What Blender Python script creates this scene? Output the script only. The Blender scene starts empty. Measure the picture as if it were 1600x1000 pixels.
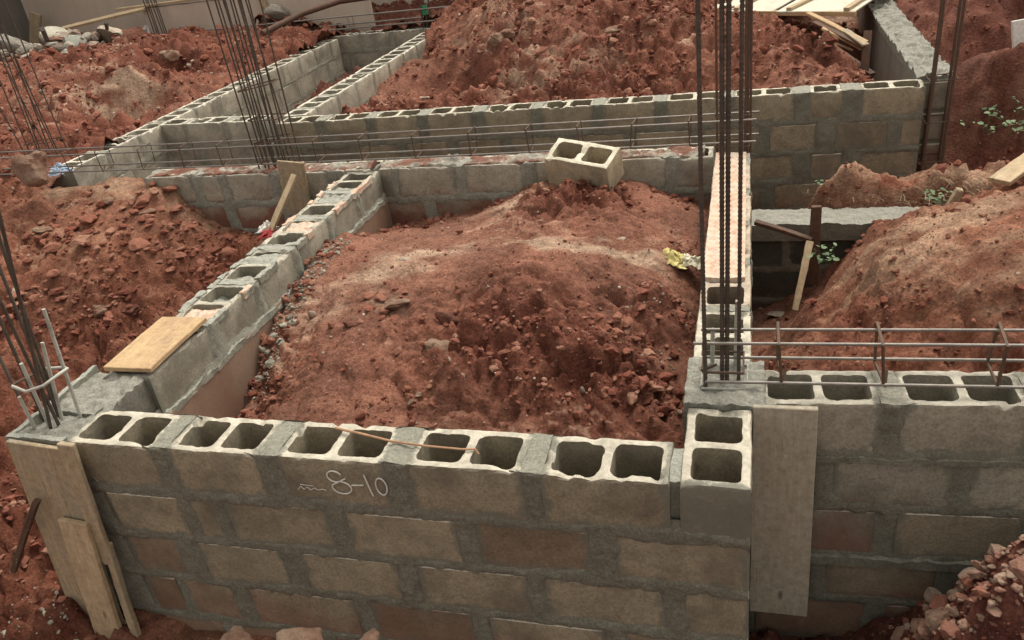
import bpy, bmesh, math, random
import numpy as np
from mathutils import Vector, Matrix

S = bpy.context.scene
COL = S.collection
# ------------------------------------------------------------------ camera, sky, sun, exposure
cam_data = bpy.data.cameras.new('camera')
cam = bpy.data.objects.new('camera', cam_data); COL.objects.link(cam); S.camera = cam
YAW, PITCH, ROLL, FPX = .31756, .50267, -.14173, 1265.99
def cam_rotation():
    ca, sa = math.cos(YAW), math.sin(YAW)
    cb, sb = math.cos(PITCH), math.sin(PITCH)
    cc, sc = math.cos(ROLL), math.sin(ROLL)
    Rz = Matrix(((ca, sa, 0), (-sa, ca, 0), (0, 0, 1)))
    Rx = Matrix(((1, 0, 0), (0, -sb, -cb), (0, cb, -sb)))
    Rr = Matrix(((cc, -sc, 0), (sc, cc, 0), (0, 0, 1)))
    W = Rr @ Rx @ Rz                      # rows: right, down, forward
    return Matrix((W[0], -W[1], -W[2])).transposed()
cam.matrix_world = Matrix.Translation((-.0364, -2.0737, 1.811)) @ cam_rotation().to_4x4()
cam_data.sensor_width = 36; cam_data.lens = 36 * FPX / 1600; cam_data.clip_end = 2000; cam_data.clip_start = .02
world = bpy.data.worlds.new('World'); S.world = world; world.use_nodes = True
wn = world.node_tree; wn.nodes.clear()
sky = wn.nodes.new('ShaderNodeTexSky'); sky.sky_type = 'NISHITA'; sky.sun_disc = False
SUN_EL, SUN_AZ = math.radians(62), math.radians(18)      # azimuth measured from +Y towards +X
sky.sun_elevation = SUN_EL; sky.sun_rotation = SUN_AZ
sky.air_density = 1.0; sky.dust_density = 4.0; sky.ozone_density = 1.0
hs = wn.nodes.new('ShaderNodeHueSaturation'); hs.inputs['Saturation'].default_value = .04
bg = wn.nodes.new('ShaderNodeBackground'); bg.inputs['Strength'].default_value = .15
wo = wn.nodes.new('ShaderNodeOutputWorld')
wn.links.new(sky.outputs[0], hs.inputs['Color']); wb = wn.nodes.new('ShaderNodeMix'); wb.data_type = 'RGBA'; wb.blend_type = 'MULTIPLY'; wb.inputs[0].default_value = 1; wb.inputs[7].default_value = (1, .955, .87, 1)
wn.links.new(hs.outputs[0], wb.inputs[6]); wn.links.new(wb.outputs[2], bg.inputs['Color']); wn.links.new(bg.outputs[0], wo.inputs['Surface'])
sun_data = bpy.data.lights.new('sun', 'SUN'); sun_data.energy = 1.15; sun_data.angle = math.radians(26); sun_data.color = (1, .93, .82)
sun = bpy.data.objects.new('sun', sun_data); COL.objects.link(sun)
sd = Vector((math.sin(SUN_AZ) * math.cos(SUN_EL), math.cos(SUN_AZ) * math.cos(SUN_EL), math.sin(SUN_EL)))
sun.rotation_euler = sd.to_track_quat('Z', 'Y').to_euler()
S.view_settings.view_transform = 'Standard'; S.view_settings.look = 'None'
S.view_settings.exposure = 0.86; S.view_settings.gamma = 1; S.view_settings.use_curve_mapping = False

# ------------------------------------------------------------------ helpers
rnd = random.Random(7)
def _h(ix, iy, iz, seed):
    n = (ix.astype(np.int64) * 374761393 + iy.astype(np.int64) * 668265263 + iz.astype(np.int64) * 2147483647 + seed * 974711) & 0x7fffffff
    n = ((n ^ (n >> 13)) * 1274126177) & 0x7fffffff
    n = ((n ^ (n >> 16)) * 668265263) & 0x7fffffff
    return ((n ^ (n >> 15)) & 0xffff) / 65535.0
def vnoise(x, y, z=0, seed=0):
    x = np.asarray(x, float); y = np.asarray(y, float); z = np.asarray(z, float) + 0 * x
    ix, iy, iz = np.floor(x), np.floor(y), np.floor(z)
    fx, fy, fz = x - ix, y - iy, z - iz
    u, v, w = [f * f * (3 - 2 * f) for f in (fx, fy, fz)]
    r = 0
    for a in (0, 1):
        for b in (0, 1):
            for c in (0, 1):
                r = r + _h(ix + a, iy + b, iz + c, seed) * (u if a else 1 - u) * (v if b else 1 - v) * (w if c else 1 - w)
    return r * 2 - 1
def fbm(x, y, z=0, seed=0, octv=4, gain=.5):
    r = 0; a = 1; f = 1; t = 0
    for o in range(octv):
        r = r + a * vnoise(np.asarray(x) * f, np.asarray(y) * f, np.asarray(z) * f, seed + o * 17); t += a; a *= gain; f *= 2.03
    return r / t
def worley(x, y, seed=0):
    """nearest and second nearest distance, and an id value of the nearest cell"""
    ix, iy = np.floor(x), np.floor(y)
    d1 = np.full(x.shape, 9.); d2 = np.full(x.shape, 9.); cid = np.zeros(x.shape)
    for a in (-1, 0, 1):
        for b in (-1, 0, 1):
            cx, cy = ix + a, iy + b
            px = cx + _h(cx, cy, cx * 0, seed); py = cy + _h(cx, cy, cx * 0 + 1, seed)
            d = np.sqrt((x - px) ** 2 + (y - py) ** 2)
            n = d < d1
            d2 = np.where(n, d1, np.minimum(d2, d)); cid = np.where(n, _h(cx, cy, cx * 0 + 2, seed), cid); d1 = np.where(n, d, d1)
    return d1, d2, cid

def link(o, parent=None):
    COL.objects.link(o)
    if parent is not None: o.parent = parent
    return o
def mesh_from(name, V, F, mat=None, smooth=True, sharp=40):
    me = bpy.data.meshes.new(name)
    me.from_pydata([tuple(v) for v in np.asarray(V, float).tolist()], [], [tuple(f) for f in (F.tolist() if hasattr(F, 'tolist') else F)])
    if mat: me.materials.append(mat)
    if smooth:
        me.shade_smooth()
        if sharp: me.set_sharp_from_angle(angle=math.radians(sharp))
    me.update(); return me
def bm_mesh(name, bm, mat=None, smooth=True, sharp=35):
    bmesh.ops.recalc_face_normals(bm, faces=bm.faces)
    me = bpy.data.meshes.new(name); bm.to_mesh(me); bm.free()
    if mat: me.materials.append(mat)
    if smooth:
        me.shade_smooth()
        if sharp: me.set_sharp_from_angle(angle=math.radians(sharp))
    return me
def obj(name, me, parent=None, loc=None, rot=None, scale=None):
    o = bpy.data.objects.new(name, me); link(o, parent)
    if loc is not None: o.location = loc
    if rot is not None: o.rotation_euler = rot
    if scale is not None: o.scale = scale
    return o
def tag(o, label, cat, group=None, kind=None):
    if label: o['label'] = label
    if cat: o['category'] = cat
    if group: o['group'] = group
    if kind: o['kind'] = kind
    return o
def thing(name, label, cat, loc=(0, 0, 0), group=None, rot=None):
    o = bpy.data.objects.new(name, None); link(o); o.location = loc; o.empty_display_size = .1
    if rot: o.rotation_euler = rot
    return tag(o, label, cat, group)

# ------------------------------------------------------------------ materials
class NT:
    def __init__(s, name, rough=.9):
        s.m = bpy.data.materials.new(name); s.m.use_nodes = True; s.t = s.m.node_tree
        s.b = s.t.nodes['Principled BSDF']; s.b.inputs['Roughness'].default_value = rough
        s.b.inputs['Specular IOR Level'].default_value = .25
    def n(s, typ, **k):
        x = s.t.nodes.new(typ)
        for a, b in k.items(): setattr(x, a, b)
        return x
    def l(s, a, b): s.t.links.new(a, b)
    def coord(s, kind='Object', scale=(1, 1, 1), rnd_off=False):
        c = s.n('ShaderNodeTexCoord'); m = s.n('ShaderNodeMapping'); m.inputs['Scale'].default_value = scale
        s.l(c.outputs[kind], m.inputs['Vector'])
        if rnd_off:
            oi = s.n('ShaderNodeObjectInfo'); mu = s.n('ShaderNodeMath', operation='MULTIPLY'); mu.inputs[1].default_value = 37
            s.l(oi.outputs['Random'], mu.inputs[0]); s.l(mu.outputs[0], m.inputs['Location'])
        return m.outputs[0]
    def pos(s):
        return s.n('ShaderNodeNewGeometry').outputs['Position']
    def noise(s, vec, scale, detail=6, rough=.6, dist=0):
        x = s.n('ShaderNodeTexNoise'); x.inputs['Scale'].default_value = scale; x.inputs['Detail'].default_value = detail
        x.inputs['Roughness'].default_value = rough; x.inputs['Distortion'].default_value = dist
        s.l(vec, x.inputs['Vector']); return x.outputs['Fac']
    def vor(s, vec, scale, out='Distance', feat='F1'):
        x = s.n('ShaderNodeTexVoronoi', feature=feat); x.inputs['Scale'].default_value = scale; s.l(vec, x.inputs['Vector']); return x.outputs[out]
    def ramp(s, fac, *stops):
        x = s.n('ShaderNodeValToRGB'); e = x.color_ramp.elements
        while len(e) < len(stops): e.new(.5)
        for el, (p, c) in zip(e, stops):
            el.position = p; el.color = (*c, 1) if not isinstance(c, (int, float)) else (c, c, c, 1)
        s.l(fac, x.inputs[0]); return x.outputs[0]
    def mix(s, f, a, b, mode='MIX'):
        x = s.n('ShaderNodeMix', data_type='RGBA', blend_type=mode)
        for sock, v in ((x.inputs[0], f), (x.inputs[6], a), (x.inputs[7], b)):
            if isinstance(v, (int, float)): sock.default_value = v if sock == x.inputs[0] else (v, v, v, 1)
            elif isinstance(v, tuple): sock.default_value = (*v, 1)
            else: s.l(v, sock)
        return x.outputs[2]
    def math(s, op, a, b=0):
        x = s.n('ShaderNodeMath', operation=op); x.use_clamp = False
        for i, v in enumerate((a, b)):
            if isinstance(v, (int, float)): x.inputs[i].default_value = v
            else: s.l(v, x.inputs[i])
        return x.outputs[0]
    def sep(s, vec):
        x = s.n('ShaderNodeSeparateXYZ'); s.l(vec, x.inputs[0]); return x.outputs
    def bump(s, h, strength=.5, dist=.01):
        x = s.n('ShaderNodeBump'); x.inputs['Strength'].default_value = strength; x.inputs['Distance'].default_value = dist
        s.l(h, x.inputs['Height']); s.l(x.outputs[0], s.b.inputs['Normal'])
    def col(s, c): s.l(c, s.b.inputs['Base Color']) if not isinstance(c, tuple) else setattr(s.b.inputs['Base Color'], 'default_value', (*c, 1)); return s.m

RED_DIRT = (.16, .055, .035)
def block_material(name, face_a, face_b, rim, dirt=.0, dirt_z=-.3, smear=.75, smear_c=(.135, .135, .11)):
    t = NT(name, .93); p = t.pos(); o = t.coord('Object', rnd_off=True)
    oi = t.n('ShaderNodeObjectInfo').outputs['Random']
    base = t.mix(oi, face_a, face_b)
    blot = t.ramp(t.noise(p, 5, 5, .6), (.3, .62), (.55, 1.0), (.8, 1.15))
    base = t.mix(.8, base, blot, 'MULTIPLY')
    fine = t.ramp(t.noise(o, 85, 5, .8), (.28, .5), (.5, 1.0), (.72, 1.45))
    base = t.mix(.8, base, fine, 'MULTIPLY')
    base = t.mix(.6, base, t.ramp(t.noise(p, 19, 5, .7, .5), (.3, .65), (.5, 1.0), (.72, 1.2)), 'MULTIPLY')
    damp = t.ramp(t.noise(p, 2.3, 4, .55, .6), (.52, 0.), (.66, 1.))
    base = t.mix(t.math('MULTIPLY', damp, .55), base, (.11, .10, .08))
    # raw cement rim: upward faces of a block are pale, dusty cement
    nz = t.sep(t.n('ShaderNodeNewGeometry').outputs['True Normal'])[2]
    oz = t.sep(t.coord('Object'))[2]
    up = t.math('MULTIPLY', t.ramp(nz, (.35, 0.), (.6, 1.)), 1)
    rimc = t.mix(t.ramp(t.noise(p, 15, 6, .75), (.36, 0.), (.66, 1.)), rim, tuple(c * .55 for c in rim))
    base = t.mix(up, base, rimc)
    ob = t.coord('Object'); sx, sy, sz = t.sep(ob)
    dx = t.math('SUBTRACT', .225, t.math('ABSOLUTE', sx)); dz = t.math('ADD', sz, .225)
    e = t.math('MINIMUM', dx, dz)
    e = t.math('SUBTRACT', e, t.math('MULTIPLY', t.math('SUBTRACT', t.noise(p, 13, 6, .7), .42), .16))
    sm = t.math('MULTIPLY', t.ramp(e, (.0, 1.), (.022, 0.)), smear)
    base = t.mix(sm, base, t.mix(t.noise(p, 60, 4, .7), tuple(c * .8 for c in smear_c), tuple(c * 1.3 for c in smear_c)))
    if dirt:
        zz = t.sep(p)[2]
        f = t.math('ADD', t.math('MULTIPLY', t.math('SUBTRACT', dirt_z, zz), 3.2), t.math('SUBTRACT', t.math('MULTIPLY', t.noise(p, 4, 6, .65), 2.4), 1.2))
        f = t.ramp(f, (.0, 0.), (.8, dirt))
        base = t.mix(f, base, t.mix(t.noise(p, 14, 4), RED_DIRT, (.23, .10, .065)))
    t.bump(t.mix(.35, t.noise(o, 210, 4, .75), t.noise(o, 26, 5, .6)), .8, .010)
    return t.col(base)
M_block = block_material('block_tan', (.315, .268, .187), (.25, .213, .150), (.61, .56, .455), .5, -.75)
M_block_red = block_material('block_redstained', (.225, .170, .118), (.19, .145, .10), (.55, .46, .36), .35, -.7)
M_block_grey = block_material('block_grey', (.33, .30, .235), (.27, .245, .19), (.55, .51, .42), .55, -.45)
M_block_loose = block_material('block_clean', (.46, .38, .26), (.46, .38, .26), (.74, .68, .54), smear=.0)
M_block_w6 = block_material('block_midwall', (.36, .325, .26), (.30, .27, .21), (.6, .56, .46), .9, -.15)
M_block_far = block_material('block_far', (.40, .365, .29), (.33, .30, .235), (.64, .6, .5), .5, -.55, .5, (.2, .19, .15))
M_block_dark = block_material('block_dark', (.085, .085, .07), (.06, .062, .05), (.18, .17, .14), .3, -.9)  # block pattern in a much darker base colour

def mortar_material(name, dark, light):
    t = NT(name, .9); p = t.pos()
    f = t.ramp(t.noise(p, 9, 6, .65), (.3, 0.), (.7, 1.))
    base = t.mix(f, dark, tuple(c * 1.55 for c in dark))
    nz = t.sep(t.n('ShaderNodeNewGeometry').outputs['Normal'])[2]
    up = t.ramp(nz, (.35, 0.), (.8, 1.))  # upward faces painted lighter than upright ones: light from above put into the colour
    base = t.mix(up, base, t.mix(t.noise(p, 30, 5, .7), light, tuple(c * .5 for c in light)))
    base = t.mix(t.ramp(t.vor(p, 240), (.0, .35), (.25, 0.)), base, tuple(c * 1.4 for c in light))
    base = t.mix(.85, base, t.ramp(t.noise(p, 95, 5, .8), (.3, .5), (.5, 1.0), (.7, 1.5)), 'MULTIPLY')
    t.bump(t.mix(.5, t.noise(p, 190, 4, .8), t.noise(p, 55, 5, .7)), 1, .012)
    return t.col(base)
M_mortar = mortar_material('mortar_fresh', (.14, .134, .105), (.33, .32, .26))
M_mortar_pale = mortar_material('mortar_pale', (.20, .195, .16), (.44, .44, .38))
M_mortar_far = mortar_material('mortar_far', (.205, .195, .155), (.36, .35, .29))
M_mortar_w5 = mortar_material('mortar_mid', (.13, .128, .10), (.36, .35, .29))
M_concrete = mortar_material('concrete_rough', (.15, .145, .12), (.36, .35, .30))
def dirty_top_material():
    t = NT('dirty_mortar_top', .93); p = t.pos()
    base = t.mix(t.ramp(t.noise(p, 12, 7, .7), (.35, 0.), (.62, 1.)), (.17, .16, .135), (.46, .43, .36))
    base = t.mix(t.ramp(t.noise(p, 4.5, 6, .7, .4), (.44, 0.), (.56, .9)), base, (.19, .075, .048))
    t.bump(t.mix(.5, t.noise(p, 200, 4, .8), t.noise(p, 50, 5, .7)), .8, .008)
    return t.col(base)
M_dirty = dirty_top_material()

def plaster_material(name, a, b, dirt_z, red=1.0, streak=False):
    t = NT(name, .92); p = t.pos()
    sc = t.n('ShaderNodeMapping'); sc.inputs['Scale'].default_value = (1, 1, .25 if streak else 1); t.l(p, sc.inputs[0])
    base = t.mix(t.ramp(t.noise(sc.outputs[0], 3.5, 6, .65), (.3, 0.), (.7, 1.)), a, b)
    base = t.mix(.5, base, t.ramp(t.noise(p, 90, 3, .7), (.3, .75), (.7, 1.2)), 'MULTIPLY')
    zz = t.sep(p)[2]
    f = t.math('ADD', t.math('MULTIPLY', t.math('SUBTRACT', dirt_z, zz), 3.0), t.math('SUBTRACT', t.math('MULTIPLY', t.noise(p, 3, 6, .6), 2.), 1.))
    base = t.mix(t.ramp(f, (.0, 0.), (.9, red)), base, (.19, .075, .048))
    t.bump(t.noise(p, 120, 5, .7), .4, .005)
    return t.col(base)
M_plaster_red = plaster_material('render_red_stained', (.27, .185, .135), (.20, .115, .08), -.42, .9, True)
M_plaster_grey = plaster_material('wall_plaster', (.56, .47, .39), (.45, .375, .31), .1, .45, True)
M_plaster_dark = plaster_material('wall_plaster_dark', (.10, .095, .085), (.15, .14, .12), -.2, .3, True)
M_formed = plaster_material('formed_concrete', (.24, .225, .19), (.15, .14, .12), -.7, .5, True)
def screed():
    t = NT('screed_reddish', .9); p = t.pos()
    f = t.ramp(t.noise(p, 7, 7, .7, .4), (.38, 0.), (.6, 1.))
    base = t.mix(f, (.55, .40, .29), (.50, .44, .36))
    base = t.mix(t.ramp(t.noise(p, 26, 6, .75), (.46, 0.), (.62, .75)), base, (.38, .19, .125))
    t.bump(t.mix(.5, t.noise(p, 60, 5, .75), t.noise(p, 220, 3)), .6, .006)
    return t.col(base)
M_screed = screed()

def soil_material(name, dark, mid, light, dust, dust_lo=.52, dust_hi=.75, moss=None):
    # 'loose' is 1 where the soil is freshly turned and damp, 0 where it is packed and dusty
    t = NT(name, .96); p = t.pos(); t.b.inputs['Specular IOR Level'].default_value = .12
    f1 = t.noise(p, 1.7, 8, .62, .35); f2 = t.noise(p, 7.5, 8, .68)
    base = t.mix(t.ramp(f1, (.36, 0.), (.62, 1.)), dark, mid)
    base = t.mix(t.ramp(f2, (.42, 0.), (.70, .75)), base, light)
    flat = t.sep(t.n('ShaderNodeNewGeometry').outputs['Normal'])[2]
    d = t.math('MULTIPLY', t.ramp(t.noise(p, 1.15, 7, .6, .5), (dust_lo, 0.), (dust_hi, 1.)), t.ramp(flat, (.78, 0.), (.97, 1.)))
    base = t.mix(t.math('MULTIPLY', d, .8), base, dust)
    lo = t.n('ShaderNodeAttribute', attribute_name='loose').outputs['Fac']
    base = t.mix(t.math('MULTIPLY', t.math('SUBTRACT', 1, lo), .26), base, t.mix(.5, dust, light))
    base = t.mix(t.math('MULTIPLY', t.ramp(t.math('ADD', lo, t.math('MULTIPLY', t.math('SUBTRACT', t.noise(p, 6, 6, .7), .5), 1.4)), (.6, 0.), (1.15, 1.)), .45), base, dark)
    du = t.n('ShaderNodeAttribute', attribute_name='dust').outputs['Fac']
    base = t.mix(t.math('MULTIPLY', t.ramp(t.math('MULTIPLY', du, t.noise(p, 9, 7, .75)), (.16, 0.), (.5, 1.)), .85), base, dust)
    base = t.mix(.75, base, t.ramp(t.noise(p, 2.7, 5, .6, .6), (.32, .62), (.5, .95), (.68, 1.25)), 'MULTIPLY')
    base = t.mix(.8, base, t.ramp(t.noise(p, 24, 6, .75), (.28, .5), (.5, 1.), (.72, 1.4)), 'MULTIPLY')
    base = t.mix(.9, base, t.ramp(t.noise(p, 75, 5, .8), (.3, .45), (.5, 1.), (.7, 1.6)), 'MULTIPLY')
    base = t.mix(t.ramp(t.noise(p, 62, 3, .8), (.655, 0.), (.70, .65)), base, (.44, .31, .23))
    v = t.vor(p, 42); 
    h = t.mix(.5, t.noise(p, 30, 10, .75), t.noise(p, 120, 6, .8)); h = t.mix(.3, h, v)
    t.bump(h, 1.0, .022)
    return t.col(base)
M_soil = soil_material('soil_red', (.12, .040, .027), (.210, .074, .047), (.275, .122, .082), (.44, .31, .22), .54, .66)
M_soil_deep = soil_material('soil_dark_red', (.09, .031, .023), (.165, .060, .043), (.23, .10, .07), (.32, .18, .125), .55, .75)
M_soil_orange = soil_material('soil_orange', (.12, .040, .026), (.22, .080, .048), (.285, .13, .082), (.40, .26, .175), .54, .70)
def clod_material(name, cols, bumpd=.01):
    t = NT(name, .95); g = t.n('ShaderNodeNewGeometry'); p = g.outputs['Position']
    t.b.inputs['Specular IOR Level'].default_value = .12
    c = t.ramp(g.outputs['Random Per Island'], *[(i / max(1, len(cols) - 1), c) for i, c in enumerate(cols)])
    c = t.mix(.7, c, t.ramp(t.noise(p, 60, 5, .7), (.25, .6), (.7, 1.3)), 'MULTIPLY')
    t.bump(t.noise(p, 110, 6, .8), .8, bumpd); return t.col(c)
M_clod = clod_material('clod_red', [(.13, .045, .031), (.21, .075, .05), (.165, .058, .04), (.26, .115, .078), (.22, .082, .055), (.33, .18, .125)])
M_pebble = clod_material('pebble_pale', [(.42, .33, .25), (.30, .22, .17), (.5, .42, .34), (.24, .14, .10), (.36, .26, .2)])
M_rub2 = clod_material('rubble_mixed', [(.34, .31, .26), (.16, .13, .11), (.44, .40, .33), (.22, .10, .07), (.28, .25, .21)])
M_pink = clod_material('clod_pinkish', [(.30, .17, .125), (.22, .10, .072), (.38, .27, .20), (.19, .08, .058), (.31, .235, .18)])
M_grit = clod_material('mortar_crumb', [(.33, .31, .25), (.25, .23, .185), (.38, .36, .29), (.2, .15, .12)])
def stone_material(name, a, b):
    t = NT(name, .9); p = t.coord('Object', rnd_off=True)
    c = t.mix(t.ramp(t.noise(p, 9, 6, .65), (.35, 0.), (.65, 1.)), a, b)
    c = t.mix(.6, c, t.ramp(t.noise(p, 70, 4, .7), (.25, .65), (.7, 1.25)), 'MULTIPLY')
    c = t.mix(.7, c, t.ramp(t.noise(p, 28, 6, .75), (.3, .55), (.5, 1.), (.7, 1.3)), 'MULTIPLY')
    t.bump(t.noise(p, 45, 9, .8), 1, .025); return t.col(c)
M_stone_tan = stone_material('stone_tan', (.34, .235, .165), (.21, .10, .068))
M_stone_pale = stone_material('stone_pale', (.55, .48, .38), (.38, .27, .2))
M_stone_red = stone_material('stone_red', (.20, .085, .055), (.12, .045, .03))
M_stone_white = stone_material('stone_white', (.62, .58, .48), (.46, .42, .34))
M_rubble = stone_material('rubble_grey', (.42, .39, .33), (.28, .25, .21))

def wood_material(name, a, b, stain, stain_f=.4, splash=.7):
    t = NT(name, .78); o = t.coord('Object', (2.2, 30, 30), True); o2 = t.coord('Object', (1, 1, 1), True)
    g = t.noise(o, 1.6, 7, .7, 1.2)
    c = t.mix(t.ramp(g, (.32, 0.), (.66, 1.)), a, b)
    st = t.ramp(t.noise(o2, 5.5, 6, .65), (.45, 0.), (.7, stain_f))
    c = t.mix(st, c, stain)
    c = t.mix(t.ramp(t.noise(t.coord('Object', (3, 60, 60), True), 2.2, 4, .8), (.62, 0.), (.74, .7)), c, tuple(x * .35 for x in a))
    c = t.mix(.7, c, t.ramp(t.noise(o2, 34, 5, .75), (.3, .6), (.5, 1.), (.7, 1.25)), 'MULTIPLY')
    kn = t.vor(t.coord('Object', (1.2, 3.5, 3.5), True), 2.6); c = t.mix(t.ramp(kn, (.045, .8), (.10, 0.)), c, tuple(x * .28 for x in a))
    sp = t.noise(o2, 21, 4, .8); c = t.mix(t.ramp(sp, (.66, 0.), (.70, splash)), c, (.40, .385, .33))
    t.bump(t.mix(.4, g, t.noise(o2, 60, 4, .7)), .7, .005); return t.col(c)
M_wood_fresh = wood_material('wood_yellow', (.50, .36, .205), (.37, .245, .13), (.30, .19, .12), .75)
M_wood_grey = wood_material('wood_weathered', (.40, .315, .205), (.25, .19, .12), (.25, .235, .19), .6)
M_wood_vgrey = wood_material('wood_cement_grey', (.37, .325, .25), (.28, .24, .18), (.33, .305, .25), .8, 1.)
M_wood_dark = wood_material('wood_dark_stick', (.11, .065, .042), (.065, .04, .028), (.15, .06, .04), .5)
M_wood_pale = wood_material('wood_pale_stick', (.46, .36, .235), (.34, .25, .15), (.2, .11, .07), .4)
M_ply = wood_material('formwork_sheet', (.58, .55, .44), (.47, .45, .36), (.30, .30, .25), .5)

def metal_material(name, a, b, rough=.55, met=.5, cement=0.):
    t = NT(name, rough); p = t.pos(); t.b.inputs['Metallic'].default_value = met
    c = t.mix(t.ramp(t.noise(p, 26, 6, .7), (.35, 0.), (.65, 1.)), a, b)
    if cement:
        zz = t.sep(p)[2]
        c = t.mix(t.ramp(t.noise(p, 16, 5, .7), (.3, 0.), (.5, cement)), c, (.42, .42, .37))
        t.b.inputs['Metallic'].default_value = .1; t.b.inputs['Roughness'].default_value = .9
    t.bump(t.noise(p, 300, 3), .3, .001)
    return t.col(c)
M_rebar = metal_material('steel_rebar', (.06, .052, .045), (.115, .09, .07), .6, .35)
M_rebar_rust = metal_material('steel_rebar_rusty', (.085, .058, .044), (.13, .08, .055), .75, .3)
M_rebar_grey = metal_material('steel_rebar_grey', (.17, .16, .15), (.26, .23, .20), .5, .5)
M_rebar_cem = metal_material('steel_rebar_cement', (.20, .19, .165), (.3, .28, .24), .85, .2, .95)
def plain(name, c, rough=.8, trans=0):
    t = NT(name, rough); p = t.pos()
    t.bump(t.noise(p, 80, 4), .3, .004)
    if trans: t.b.inputs['Transmission Weight'].default_value = trans
    return t.col(t.mix(.6, c, t.ramp(t.noise(p, 40, 4), (.3, .65), (.7, 1.2)), 'MULTIPLY'))
M_chalk = plain('chalk_white', (.62, .60, .55)); M_yellow = plain('cloth_yellow', (.62, .53, .22)); M_rag = plain('cloth_pale', (.6, .56, .42))
M_bluep = plain('plastic_pale_blue', (.34, .44, .58), .4); M_white = plain('white_paint', (.62, .60, .55)); M_leaf = plain('leaf_green', (.15, .21, .11), .7); M_leaf2 = plain('leaf_dark', (.08, .13, .06), .7)
M_redp = plain('cloth_red', (.30, .04, .04)); M_pipe = plain('pipe_grey', (.13, .125, .11), .6); M_bark = plain('twig_tan', (.34, .20, .12)); M_root = plain('root_straw', (.36, .27, .17)); M_green = plain('tape_green', (.04, .22, .10))
M_black = plain('black_plastic', (.03, .03, .035), .5)

# ------------------------------------------------------------------ shape builders
def rounded_rect(x0, x1, y0, y1, r, n):
    """4*n points starting at corner (x0,y0) side mid-arc, counter clockwise, evenly n per side"""
    P = []
    cs = [(x0, y0, 1, 1), (x1, y0, -1, 1), (x1, y1, -1, -1), (x0, y1, 1, -1)]
    k = 1 - math.sqrt(.5)
    for i in range(4):
        ax, ay, sx, sy = cs[i]; bx, by, tx, ty = cs[(i + 1) % 4]
        for j in range(n):
            u = j / n; L = abs(bx - ax) + abs(by - ay); d = u * L
            x = ax + (bx - ax) * u; y = ay + (by - ay) * u
            # distance to nearest end gives inward bulge near the corner
            e = min(d, L - d)
            q = 0
            if e < r: q = r - math.sqrt(max(0, r * r - (r - e) ** 2)) if e > r * k else r * k + (r*k - e) * 0
            if i == 0: P.append((x if e > 0 else x + sx * r * k, y + q if e > 0 else y + sy * r * k))
            elif i == 1: P.append((x - q if e > 0 else x + sx * r * k, y if e > 0 else y + sy * r * k))
            elif i == 2: P.append((x if e > 0 else x + sx * r * k, y - q if e > 0 else y + sy * r * k))
            else: P.append((x + q if e > 0 else x + sx * r * k, y if e > 0 else y + sy * r * k))
    return P
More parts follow.
